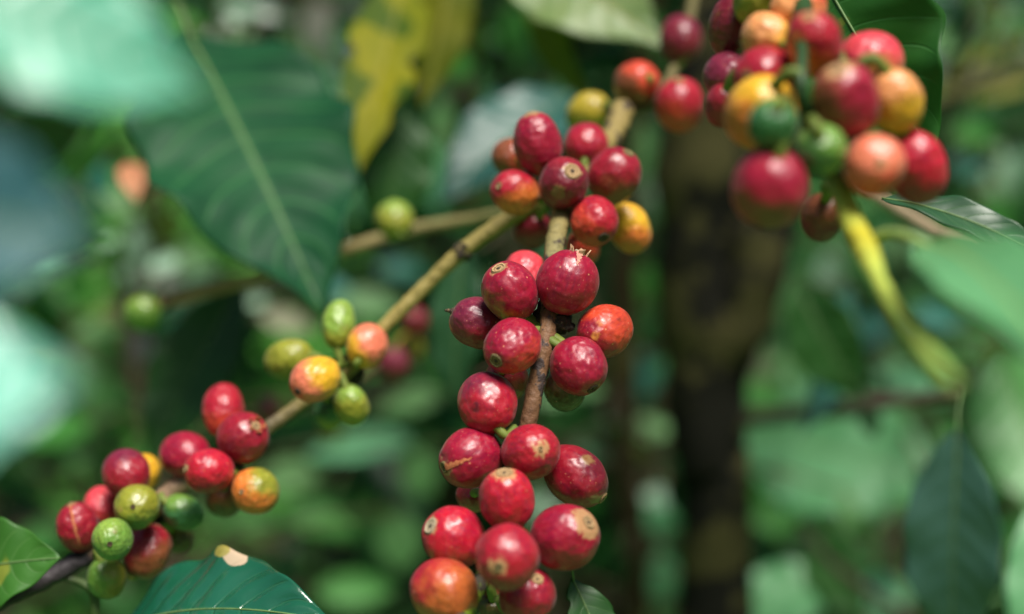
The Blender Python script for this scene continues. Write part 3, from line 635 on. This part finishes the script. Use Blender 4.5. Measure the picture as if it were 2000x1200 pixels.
ch(208, 1129, 35, 40, 5, 36, 'b', .398, 'green', 'olive', (.7, .2), .6, 'dark', .2, 0, 'left', 'glossy green cherry hanging lowest of the lower left group')
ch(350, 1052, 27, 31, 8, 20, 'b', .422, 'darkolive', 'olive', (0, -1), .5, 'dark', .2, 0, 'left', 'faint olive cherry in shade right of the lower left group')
# singles on the third branch and far ones
ch(280, 612, 34, 38, -25, 10, 'b', .535, 'green', 'limegreen', (0, -.9), .6, 'dark', .15, 0, 'third', 'blurred green cherry alone at the end of a pale brown branch')
ch(770, 430, 35, 38, -10, -25, 'b', .505, 'olive', 'limegreen', (0, -.9), .5, 'dark', .15, 0, 'third', 'blurred olive cherry alone on top of the pale brown branch')
ch(768, 712, 31, 36, 0, 28, 'b', .585, 'purple', 'maroon', (0, .9), .5, 'tan', .2, 0, 'bk', 'blurred purple cherry behind the orange cherry and tan branch')
ch(812, 628, 26, 30, 10, 20, 'b', .59, 'maroon', 'darkred', (0, .9), .5, 'tan', .2, 0, 'bk', 'blurred maroon cherry just under the tan branch')
ch(528, 800, 23, 27, -10, 14, 'b', .60, 'purple', 'maroon', (0, .9), .5, 'tan', .2, 0, 'bk', 'tiny blurred purple cherry behind the pale branch joint')
ch(800, 680, 27, 31, 5, 20, 'b', .605, 'yellowolive', 'brown', (0, .9), .6, 'tan', .2, 0, 'bk', 'blurred olive brown cherry beside the purple one')
# cluster I
ch(1243, 163, 41, 45, -18, 8, 'b', .462, 'orangered', 'brown', (-.7, .6), .8, 'dark', .2, .0, 'up', 'blurred orange brown cherry above the tan branch stub')
ch(1327, 206, 46, 51, -5, -42, 'f', .458, 'red', 'orangered', (-.3, .8), .6, 'tan', .16, .2, 'up', 'blurred dull red cherry just left of the upper right cluster')
ch(1150, 222, 40, 46, -25, 12, 'b', .475, 'yellowolive', 'olive', (0, 1), .5, 'tan', .15, 0, 'up', 'blurred olive yellow cherry peeping out above the centre cluster')
ch(1330, 78, 41, 47, 0, -42, 'b', .49, 'maroon', 'purple', (0, -1), .5, 'tan', .2, 0, 'up', 'blurred dark maroon cherry near the top edge')
# cluster J - nearer than the focus
ch(1434, 53, 43, 57, -8, 52, 'b', .335, 'maroon', 'brown', (-1, .2), .28, 'dark', .2, 0, 'right', 'dark maroon cherry at the upper left corner of the large cluster')
ch(1478, 4, 41, 46, 10, 20, 'b', .325, 'olive', 'yellowolive', (0, 1), .5, 'dark', .2, 0, 'right', 'olive cherry cut by the top edge above the large cluster')
ch(1497, 74, 43, 46, -20, -25, 'b', .31, 'peach', 'yellow', (.8, .3), .6, 'tan', .15, 0, 'right', 'orange and yellow cherry near the top of the large cluster')
ch(1560, 18, 48, 52, 15, -30, 'b', .315, 'peach', 'orangered', (.3, -.6), .6, 'tan', .15, 0, 'right', 'orange red cherry at the top edge of the large cluster')
ch(1590, 86, 48, 61, -18, -42, 'f', .298, 'red', 'orange', (-.6, .8), .55, 'tan', .14, .24, 'right', 'red and orange cherry with a pale scar near the top of the large cluster')
ch(1700, 122, 56, 60, 35, -20, 'b', .312, 'pink', 'olive', (.3, .8), .6, 'tan', .15, 0, 'right', 'rosy cherry with an olive lower edge behind the crimson one at right')
ch(1653, 197, 57, 70, -23, -52, 'f', .288, 'crimson', 'brown', (-.9, .1), .45, 'tan', .2, .40, 'right', 'big crimson cherry with a tan top in the large cluster')
ch(1747, 198, 48, 60, 20, 48, 'b', .297, 'peach', 'yellow', (.2, .7), .7, 'tan', .15, 0, 'right', 'bright yellow and peach cherry beside the big green leaf edge')
ch(1497, 152, 54, 58, -40, 5, 'f', .308, 'red', 'orangered', (.3, .9), .5, 'olive', .13, .2, 'right', 'red cherry with a side scar behind the yellow orange one')
ch(1421, 150, 41, 46, -20, -20, 'b', .33, 'purple', 'darkred', (0, 1), .5, 'tan', .2, 0, 'right', 'dark purple cherry at the left side of the large cluster')
ch(1487, 222, 63, 68, -10, 40, 'b', .298, 'orange', 'yellow', (.2, -.8), .8, 'tan', .15, 0, 'right', 'large yellow orange cherry behind the dark green one')
ch(1413, 206, 33, 40, 0, 25, 'b', .324, 'darkred', 'red', (.6, 0), .5, 'tan', .2, 0, 'right', 'small dark red cherry squeezed at the left edge of the large cluster')
ch(1510, 243, 45, 47, 5, 15, 'b', .279, 'deepgreen', 'green', (0, -1), .4, 'dark', .15, 0, 'right', 'dark green cherry in front of the large yellow orange one')
ch(1602, 294, 46, 50, 10, 15, 'b', .284, 'green', 'deepgreen', (-.6, .6), .6, 'dark', .15, 0, 'right', 'mid green cherry in the lower middle of the large cluster')
ch(1503, 368, 67, 72, -6, 50, 'b', .283, 'crimson', 'brown', (-.4, .8), .5, 'tan', .15, 0, 'right', 'big dusky red cherry hanging lowest left of the large cluster')
ch(1707, 323, 54, 58, -6, 2, 'f', .287, 'salmon', 'orangered', (.2, .9), .5, 'tan', .10, .2, 'right', 'salmon pink cherry with scar facing the viewer in the large cluster')
ch(1789, 327, 53, 67, 25, 55, 'b', .302, 'brightred', 'darkred', (.2, .9), .4, 'tan', .15, 0, 'right', 'bright red cherry at the right end of the large cluster')
ch(1605, 425, 38, 44, 0, 30, 'b', .32, 'brown', 'maroon', (0, 1), .6, 'dark', .2, 0, 'right', 'shaded brown cherry in the gap beside the yellow green stub')

# settle: cherries that would run into each other move along their line of sight
CH = [((a[0], a[1], a[2] * g, a[3] * g, a[4] * g, a[5] * g) + a[6:], k) for a, k in CH for g in (1.16 if a[15] == 'right' else 1.08,)]
D = np.array([a[7] for a, k in CH]); PX = np.array([[a[0], a[1]] for a, k in CH], float)
RM = np.array([(a[2] * 2 + a[3]) / 3 for a, k in CH], float)
for it in range(80):
    X = np.stack([(PX[:, 0] - 1000) / FPX * D, (PX[:, 1] - 600) / FPX * D, D], 1); RW = RM / FPX * D
    mv = np.zeros(len(D))
    for i in range(len(D)):
        dv = X - X[i]; dist = np.sqrt((dv ** 2).sum(1)); ov = (RW + RW[i]) * .88 - dist
        ov[i] = -1
        for j in np.nonzero(ov > 0)[0]:
            mv[i] += .25 * ov[j] * (-1 if D[i] < D[j] or (D[i] == D[j] and i < j) else 1)
    D += np.clip(mv, -.002, .002)

def rev_mesh(prof, seg, seed, amp, flat=.95):
    "surface of revolution about z, unit half-width, with a slightly irregular skin"
    V, F = [], []
    ns = len(prof)
    for i, (r, z) in enumerate(prof):
        if r < 1e-5: V.append(Vector((0, 0, z))); continue
        for k in range(seg):
            a = 2 * math.pi * k / seg
            V.append(Vector((r * math.cos(a), r * flat * math.sin(a), z)))
    o = []
    for v in V:
        o.append(v * (1 + amp * mnoise.noise(v * 1.2 + Vector((seed * 3.1, 0, 0))) + amp * .25 * mnoise.noise(v * 4 + Vector((0, seed, 0)))))
    first = 1
    for k in range(seg): F.append((0, first + (k + 1) % seg, first + k))
    for i in range(ns - 3):
        b = first + i * seg
        for k in range(seg): F.append((b + k, b + (k + 1) % seg, b + seg + (k + 1) % seg, b + seg + k))
    b = first + (ns - 3) * seg; last = len(V) - 1
    for k in range(seg): F.append((b + k, b + (k + 1) % seg, last))
    return o, F

def nearest(key, p):
    return min(BR[key], key=lambda q: (q - p).length)

TAN = scar_mat((.36, .20, .10, 1), (.66, .44, .28, 1), 0); PINKSKIN = scar_mat((.52, .16, .12, 1), (.62, .36, .27, 1), 0); ORSKIN = scar_mat((.42, .09, .03, 1), (.60, .24, .10, 1), 0)
def build_cherry(idx, a, k, d):
    px, py, rp, lp, dx, dy, fb, _, c1, c2, bd, amt, sk, sr, halo, br, label = a
    rnd = random.Random(idx * 13 + 5)
    c = at(px, py, d); rw = rp / FPX * d; q = lp / rp
    ux, uy = dx / lp, -dy / lp; m = math.hypot(ux, uy)
    if m > .985: ux *= .985 / m; uy *= .985 / m
    uz = math.sqrt(max(0, 1 - ux * ux - uy * uy)) * (1 if fb == 'f' else -1)
    u = (RT * ux + UP * uy - FW * uz).normalized()
    x = (u.orthogonal().normalized()); x.rotate(Matrix.Rotation(rnd.uniform(0, 6.28), 3, u)); y = u.cross(x)
    M = Matrix((x, y, u)).transposed().to_4x4()
    mw = Matrix.Translation(c) @ M @ Matrix.Diagonal((rw, rw, rw, 1))
    inv3 = M.to_3x3().transposed()
    todir = lambda sx, sy, sz=0.0: inv3 @ (RT * sx - UP * sy - FW * sz)
    # profile: base dimple -> round body -> small shoulder at the calyx end
    prof = [(0, -q + .06)]
    n = 26
    for i in range(1, n):
        th = math.pi * i / n
        r = math.sin(th) ** .97; z = -q * math.cos(th)
        if i < 3: z += .05 * (1 - i / 3)
        if sr and z > .86 * q: z -= .03 * (z / q - .86) / .14
        if r < sr * 1.02: z = max(-9, min(z, q * (1 - .5 * sr * sr) - .035)) if z > 0 else z
        prof.append((r, z))
    prof.append((0, q * (1 - .5 * sr * sr) - .04))
    V, F = rev_mesh(prof, 40, idx + 1, .045)
    spots = []
    for (s, size, col) in k.get('spots', ()):
        sx, sy = s[0] / rp, s[1] / rp; sz = math.sqrt(max(.02, 1 - sx * sx - sy * sy))
        v = todir(sx, sy, sz); spots.append(((v.x, v.y, v.z * q) / np.linalg.norm((v.x, v.y, v.z * q)), size, col))
    bv = todir(bd[0], bd[1], .15); bv = bv.normalized()
    lo = .95 - 1.5 * amt; hi = lo + .75
    mat = cherry_mat(C[c1], C[c2], bv, lo, hi, halo, idx * 1.37, k.get('specks', 1.0 if c1 not in ('green', 'limegreen', 'deepgreen', 'olive') else .4), spots)
    o = tag(link('coffee_cherry', pydata('coffee_cherry', V, F), mat), label, 'coffee cherry', 'coffee cherries on the branches')
    o.matrix_world = mw
    # scar: raised ring, sunk disc, nub
    zt = q * (1 - .5 * sr * sr) - .012
    tf = 1 + .045 * mnoise.noise(Vector((0, 0, q * 1.2)) + Vector(((idx + 1) * 3.1, 0, 0)))
    jit = lambda: rnd.uniform(-.012, .012)
    SV, SF, SU = [], [], []
    rings = [(1.12, -.055), (1.05, .012), (.90, .032), (.74, .006), (.5, -.012), (.28, -.005), (.16, .02), (.0, .022)]
    for (rr, hz) in rings[:-1]:
        for s in range(28):
            an = 2 * math.pi * s / 28
            w_ = sr * rr * (1 + .10 * mnoise.noise(Vector((math.cos(an) * 1.5, math.sin(an) * 1.5, idx * 2.2))))
            SV.append((w_ * math.cos(an), w_ * math.sin(an), zt + hz + .6 * jit())); SU.append((rr, s / 28))
    SV.append((0, 0, zt + .022)); SU.append((0, 0))
    for i in range(len(rings) - 2):
        for s in range(28): SF.append((i * 28 + s, i * 28 + (s + 1) % 28, (i + 1) * 28 + (s + 1) % 28, (i + 1) * 28 + s))
    b = (len(rings) - 2) * 28
    for s in range(28): SF.append((b + s, b + (s + 1) % 28, len(SV) - 1))
    SV = [(x_ * tf, y_ * tf, z_ * tf) for (x_, y_, z_) in SV]
    link('calyx_scar', pydata('calyx_scar', SV, SF, SU), SCAR[sk], o)
    # stalk from the base towards the branch
    bw = c - u * rw * q * .93; tgt = nearest(br, bw); vec = tgt - bw
    if vec.length > .010: vec = vec.normalized() * .006
    mid = bw - u * min(.003, vec.length * .4) + vec * .4
    pa, ra = smooth_path([bw + u * .001, mid, bw + vec], [.0013, .0011, .0014], 5)
    Vt, Ft, Ut = tube(pa, ra, 8, .1, idx, 800)
    inv = mw.inverted(); Vt = [inv @ v for v in Vt]
    link('stalk', pydata('stalk', Vt, Ft, Ut), STALK, o)
    if k.get('torn'):
        # flaps of torn skin standing up round the tip
        TV, TF = [], []
        nfl = 5
        for s in range(nfl):
            an = 2 * math.pi * s / nfl + .5; wdt = rnd.uniform(.36, .55); h = rnd.uniform(.12, .24); r0 = .30
            for (aa, zz, ro) in ((-wdt, -.08, 0), (0, -.08, .0), (wdt, -.08, 0), (-wdt * .8, h * .6, .02), (0.1, h, .06), (wdt * .6, h * .45, .02)):
                r_ = r0 + ro + jit() * 2
                TV.append((r_ * math.cos(an + aa), r_ * math.sin(an + aa), q * .955 + zz + jit()))
            b = s * 6; TF += [(b, b + 1, b + 4, b + 3), (b + 1, b + 2, b + 5, b + 4)]
        t = link('torn_skin', pydata('torn_skin', TV, TF, smooth=False), ORSKIN if k['torn'] == 2 else TAN, o)
        sm = t.modifiers.new('thick', 'SOLIDIFY'); sm.thickness = .03
    if k.get('torn') == 1 or k.get('crack'):
        # a split in the skin: a shallow ragged strip running down from the tip towards the viewer
        cr = k.get('crack', 0)
        f0 = todir(.55, -.25, 1) if cr == 1 else (todir(.35, .5, 1) if cr == 2 else todir(-.05, .5, 1))
        f0.z = 0; an0 = math.atan2(f0.y, f0.x)
        TV, TF = [], []; ns = 16; t1 = {1: 1.15, 2: 2.2, 0: .85}[cr]
        for s in range(ns + 1):
            th = .16 + (t1 - .16) * s / ns
            w_ = (.11 if cr != 2 else .07) * (1 - s / ns) ** .7 + .006
            if cr == 2: w_ = .055 * math.sin(math.pi * (s + .5) / (ns + 1)) + .01
            for e in (-1, 0, 1):
                aw = an0 + (e * w_ * (1 + .3 * rnd.uniform(-1, 1)) + .02 * math.sin(s * 1.7)) / max(.25, math.sin(th))
                rr = 1.0 + (.012 if e else .022)
                ex = 1 + .045 * mnoise.noise(Vector((math.sin(th) * math.cos(aw), math.sin(th) * math.sin(aw) * .95, q * math.cos(th))) * 1.2 + Vector(((idx + 1) * 3.1, 0, 0)))
                TV.append((rr * ex * math.sin(th) ** .97 * math.cos(aw), rr * ex * .95 * math.sin(th) ** .97 * math.sin(aw), rr * ex * q * math.cos(th) - (.02 if e else 0) * 0))
        for s in range(ns):
            for e in (0, 1): TF.append((s * 3 + e, s * 3 + e + 1, s * 3 + e + 4, s * 3 + e + 3))
        link('split', pydata('split', TV, TF), ORSKIN if cr else PINKSKIN, o)
    if k.get('stub'):
        pts = [Vector((0, 0, q * .95)), Vector((.05, .02, q + .12)), Vector((.12, -.03, q + .2))]
        pa, ra = smooth_path(pts, [.10, .07, .06], 5)
        Vt, Ft, Ut = tube(pa, ra, 9, .35, 3, 6)
        link('style_stub', pydata('style_stub', Vt, Ft, Ut), SCAR['dark'], o)

for i, (a, k) in enumerate(CH): build_cherry(i, a, k, D[i])

# ------------------------------------------------------------------ single leaves
def leaf(base, tip, wpx, mat, label, roll=0., bend=.06, fold=.10, wave=.03, quilt=.012, nv=9, petiole=None, group=None, hang=0., tipsharp=.55, rib=None, jag=0, seed=1, twist=0., holes=False, pet=1.0):
    b, t = at(*base), at(*tip)
    X = t - b; L = X.length; X.normalize()
    mid = (b + t) / 2
    Z = (CAM - mid).normalized(); Z = (Z - X * Z.dot(X)).normalized()
    Z.rotate(Matrix.Rotation(R(roll), 3, X)); Y = Z.cross(X)
    W = wpx / FPX * (mid - CAM).dot(FW)
    M = Matrix((X, Y, Z)).transposed().to_4x4(); M.translation = b
    nu, nvv = 56, 24
    V, F, UV = [], [], []
    def surf(tt, vv):
        e = max(1e-4, math.sin(math.pi * tt ** .88)) ** .80
        tipf = 1 - tipsharp * max(0, (tt - .6) / .4) ** 1.5
        hw = .5 * W * e * tipf
        a = abs(vv)
        hw *= 1 + wave * .8 * math.sin(tt * 34 + seed * 2 + (vv > 0) * 1.3) * a * a
        if jag and a > .5: hw *= 1 - jag * max(0, mnoise.noise(Vector((tt * 9, seed, vv > 0)))) * (a - .5) * 2
        y = vv * hw * math.cos(fold * 1.2)
        z = bend * L * 4 * tt * (1 - tt) + hang * L * tt * tt
        z += fold * a * hw * 1.3
        z += wave * W * a * a * math.sin(tt * 21 + seed + (vv > 0) * 2.1)
        ph = (tt - .17 * a ** 1.4) * nv
        z += quilt * W * (abs(math.sin(math.pi * ph)) - .6) * (1 - a ** 3) * min(1, a * 4) * min(1, 6 * (1 - tt))
        if twist:
            an = twist * (tt - .3); y, z = y * math.cos(an) - (z) * math.sin(an), y * math.sin(an) + z * math.cos(an)
        return (tt * L, y, z)
    for i in range(nu + 1):
        for j in range(nvv + 1):
            tt = i / nu; vv = j / nvv * 2 - 1
            V.append(surf(tt, vv)); UV.append((tt, j / nvv))
    for i in range(nu):
        for j in range(nvv):
            if holes and (i - 40) ** 2 / 6 + (j - 7) ** 2 / 2.2 < 1: continue
            q = i * (nvv + 1) + j
            F.append((q, q + nvv + 1, q + nvv + 2, q + 1))
    o = tag(link('coffee_leaf', pydata('coffee_leaf', V, F, UV), mat), label, 'leaf', group or 'coffee leaves near the branches')
    o.matrix_world = M
    so_ = o.modifiers.new('thickness', 'SOLIDIFY'); so_.thickness = .00035; so_.offset = -1
    # raised midrib
    pa = [Vector(surf(i / 30, 0)) + Vector((0, 0, .0001)) for i in range(31)]
    ra = [max(.00025, W * .012 * (1 - .8 * i / 30)) for i in range(31)]
    Vt, Ft, Ut = tube(pa, ra, 8)
    link('midrib', pydata('midrib', Vt, Ft, Ut), rib or RIB, o)
    if petiole:
        p = at(*petiole); inv = M.inverted(); pl = inv @ p
        pa, ra = smooth_path([pl, pl * .5 + Vector((0, 0, .002)), Vector((.001, 0, 0))], [W * .02 * pet, W * .017 * pet, W * .016 * pet], 6)
        Vt, Ft, Ut = tube(pa, ra, 8)
        link('petiole', pydata('petiole', Vt, Ft, Ut), rib or RIB, o)
    return o

RIB = bark_mat('rib_green', [(0, (.12, .20, .07, 1)), (1, (.10, .18, .06, 1))], rough=.5, scale=100, bump=.1)
RIBY = bark_mat('rib_yellow', [(0, (.32, .28, .05, 1)), (1, (.30, .26, .05, 1))], rough=.5, scale=100, bump=.1)
RIBP = bark_mat('rib_pale', [(0, (.30, .40, .10, 1)), (1, (.26, .38, .12, 1))], rough=.45, scale=100, bump=.1)
G_dark = leaf_mat((.012, .055, .022, 1), (.022, .080, .030, 1), (.06, .14, .05, 1), rough=.40, trans=.12)
G_deep = leaf_mat((.012, .065, .008, 1), (.020, .090, .012, 1), (.04, .12, .02, 1), rough=.5, trans=.2)
G_mid = leaf_mat((.030, .105, .040, 1), (.045, .135, .050, 1), (.10, .20, .08, 1), rough=.36, trans=.22)
G_big = leaf_mat((.007, .052, .021, 1), (.014, .078, .030, 1), (.035, .14, .045, 1), rough=.5, trans=.15, veinamt=.8, spec=.12)
G_slate = leaf_mat((.03, .085, .065, 1), (.05, .12, .095, 1), (.05, .11, .09, 1), rough=.35, trans=.05, spec=.6)
G_teal = leaf_mat((.012, .075, .060, 1), (.022, .10, .080, 1), (.04, .13, .10, 1), rough=.40, trans=.1, spec=.4)
G_mint = leaf_mat((.08, .27, .10, 1), (.13, .35, .16, 1), (.2, .40, .2, 1), rough=.42, trans=.35)
G_pale = leaf_mat((.11, .20, .06, 1), (.17, .25, .08, 1), (.27, .29, .09, 1), rough=.45, trans=.3, scale=25)
G_bright = leaf_mat((.05, .20, .02, 1), (.08, .27, .035, 1), (.14, .35, .07, 1), rough=.6, trans=.35, spec=.15)
G_brt2 = leaf_mat((.07, .24, .06, 1), (.14, .34, .13, 1), (.3, .45, .25, 1), rough=.4, trans=.4, spec=.4, scale=60)
G_yell = leaf_mat((.13, .16, .004, 1), (.25, .24, .005, 1), (.26, .23, .012, 1), rough=.6, trans=.3, blotch=((.05, .10, .006, 1), 45, .58), scale=22, spec=.15)
G_olv = leaf_mat((.07, .10, .004, 1), (.13, .14, .006, 1), (.18, .18, .02, 1), rough=.6, trans=.3, spec=.15)
G_ygrn = leaf_mat((.11, .18, .012, 1), (.19, .23, .015, 1), (.26, .28, .04, 1), rough=.6, trans=.35, spec=.15)
G_fg = leaf_mat((.07, .34, .22, 1), (.17, .46, .34, 1), (.2, .4, .26, 1), rough=.33, trans=.25, spec=.6)  # pale tint paints in the sky glare on a glossy green leaf
G_fgw = leaf_mat((.08, .38, .28, 1), (.22, .55, .45, 1), (.4, .7, .6, 1), rough=.3, trans=.2, spec=1.0)  # whitish mint colour stands in for sky reflected off the leaf
G_fgd = leaf_mat((.012, .07, .085, 1), (.03, .11, .12, 1), (.1, .2, .15, 1), rough=.5, trans=.1, spec=.3)  # bluish sky reflection is put into this dark leaf's colour
G_bot = leaf_mat((.006, .070, .036, 1), (.012, .10, .055, 1), (.03, .13, .06, 1), rough=.17, trans=.1, spec=.9, veinamt=.35, bump=.6, uvspots=((.56, .96, .05, .09, (.50, .38, .26, 1)), (.50, .97, .04, .06, (.30, .26, .06, 1))))
G_left = leaf_mat((.030, .12, .012, 1), (.045, .16, .020, 1), (.09, .2, .05, 1), rough=.45, trans=.3, blotch=((.20, .24, .03, 1), 60, .70))
G_sharp = leaf_mat((.016, .095, .010, 1), (.026, .13, .014, 1), (.04, .15, .03, 1), rough=.45, trans=.3, blotch=((.12, .17, .02, 1), 120, .70))
BROWN = leaf_mat((.50, .20, .10, 1), (.60, .28, .14, 1), (.4, .2, .1, 1), rough=.6, trans=.3)

leaf((368, 70, .57), (630, 612, .505), 420, G_big, 'large dark green drooping leaf with ribbed veins left of the centre', roll=-14, bend=.05, fold=.16, wave=.05, quilt=.02, nv=11, tipsharp=.35, petiole=(345, 10, .58))
leaf((470, 560, .59), (285, 925, .57), 165, G_deep, 'deep green shaded leaf hanging below the pale brown branch', roll=20, bend=.05, fold=.2, seed=4, petiole=(482, 548, .562))
leaf((800, -60, .62), (697, 345, .57), 155, G_yell, 'yellowed leaf with brown green blotches pointing down near the top', roll=12, bend=.06, seed=5, rib=RIBY, jag=.5)
leaf((890, -110, .64), (820, 215, .62), 120, G_olv, 'second yellowed leaf partly behind, reaching the top edge', roll=-18, bend=.05, seed=6, rib=RIBY)
leaf((790, 215, .60), (745, 470, .60), 150, G_deep, 'dark green leaf hanging under the yellowed leaf tip', roll=-10, bend=.05, seed=7)
leaf((985, -110, .60), (1300, 95, .56), 230, G_pale, 'pale sage leaf with a yellowed patch at the top edge', roll=-24, bend=.06, fold=.12, seed=8, rib=RIBY)
leaf((1030, -40, .62), (1160, 215, .58), 78, G_ygrn, 'narrow yellow green leaf under the pale sage leaf', roll=30, bend=.06, seed=9, rib=RIBY)
leaf((1120, 185, .70), (850, 400, .66), 185, G_teal, 'blue green glossy leaf behind the left of the centre cluster', roll=30, bend=.06, fold=.15, seed=10)
leaf((905, 480, .56), (890, 800, .56), 110, G_dark, 'dark narrow leaf hanging beside the tan branch', roll=20, bend=.05, seed=11)
leaf((-120, 1130, .40), (118, 1090, .385), 190, G_left, 'fresh green leaf tip at the lower left corner', roll=-18, bend=.08, fold=.05, seed=12, tipsharp=.15)
leaf((225, 1235, .40), (650, 1215, .36), 265, G_bot, 'glossy blue green leaf with a small tear at the bottom edge', roll=-38, bend=.10, fold=.10, wave=.045, quilt=.04, seed=13.9, holes=True, rib=RIB, tipsharp=.25)
leaf((1118, 1130, .345), (1215, 1370, .34), 110, G_deep, 'small torn dark green leaf under the big crimson cherry', roll=-25, bend=.04, jag=.5, seed=14, petiole=(1103, 1100, .343), tipsharp=.1, quilt=.004)
leaf((1560, -130, .362), (1822, 300, .350), 330, G_sharp, 'green leaf with wavy edge behind the large upper right cluster', roll=12, bend=.07, fold=.08, wave=.06, seed=15, tipsharp=.2)
leaf((1722, 388, .352), (2080, 520, .335), 84, G_dark, 'dark curled leaf with sharp edge below the bright red cherry at right', roll=-48, bend=.07, fold=.25, wave=.05, seed=16, twist=.5)
leaf((1812, 478, .262), (2100, 760, .20), 215, G_mint, 'pale green near leaf sweeping down the right edge', roll=-32, bend=.08, fold=.18, seed=17, petiole=(1694, 470, .286), rib=RIBP, pet=3.0)
leaf((1945, 690, .24), (2090, 1060, .22), 210, G_brt2, 'bright green blurred leaf at the right edge under the yellow green stub', roll=-8, bend=.05, seed=18)
leaf((1872, 840, .52), (1862, 1300, .54), 190, G_slate, 'dark blue green leaf hanging at the lower right', roll=14, bend=.05, seed=19, petiole=(1882, 765, .53))
leaf((2050, 960, .27), (2000, 1330, .26), 130, G_mint, 'pale mint blurred leaf tip at the lower right corner', roll=-10, bend=.06, seed=20)
leaf((1450, 845, 1.0), (1850, 950, .92), 290, G_mint, 'broad mint green sunlit leaf behind the dark twig', roll=-25, bend=.04, fold=.06, seed=21, tipsharp=.1)
leaf((1690, 790, .735), (1712, 860, .735), 40, G_dark, 'tiny dark leaf hanging from the dark twig', roll=10, seed=22)
leaf((1420, 1240, .9), (1640, 1110, .9), 150, G_mint, 'rounded light green leaf at the bottom beside the dark trunk', roll=-25, bend=.06, seed=23, tipsharp=.1)
leaf((1590, 1030, .85), (1690, 1230, .8), 120, G_deep, 'dark green leaf low down beside the light green ones', roll=15, seed=24)
leaf((1560, 560, .70), (1690, 790, .68), 150, G_deep, 'shadowed green leaf above the dark twig', roll=20, seed=25)
leaf((1660, 560, .75), (1560, 860, .70), 95, G_teal, 'teal green leaf with pale sheen above the dark twig', roll=-40, seed=26)
leaf((252, 318, .62), (268, 398, .60), 52, BROWN, 'small withered peach coloured leaf at the left', roll=0, bend=.1, seed=27)
# near leaves, far out of focus
leaf((-160, -50, .170), (395, 190, .185), 350, G_fg, 'very blurred pale teal leaf filling the top left corner', roll=-34, bend=.05, fold=.08, seed=28)
leaf((-190, 320, .17), (215, 235, .19), 215, G_dark, 'very blurred dark leaf under the pale teal one at the left edge', roll=40, bend=.05, seed=29)
leaf((-260, 400, .165), (195, 470, .17), 330, G_fgd, 'very blurred slate blue leaf at the left edge', roll=-14, bend=.06, seed=30)
leaf((-330, 850, .15), (150, 740, .15), 400, G_fgw, 'very blurred pale mint leaf low at the left edge', roll=-38, bend=.06, seed=31)
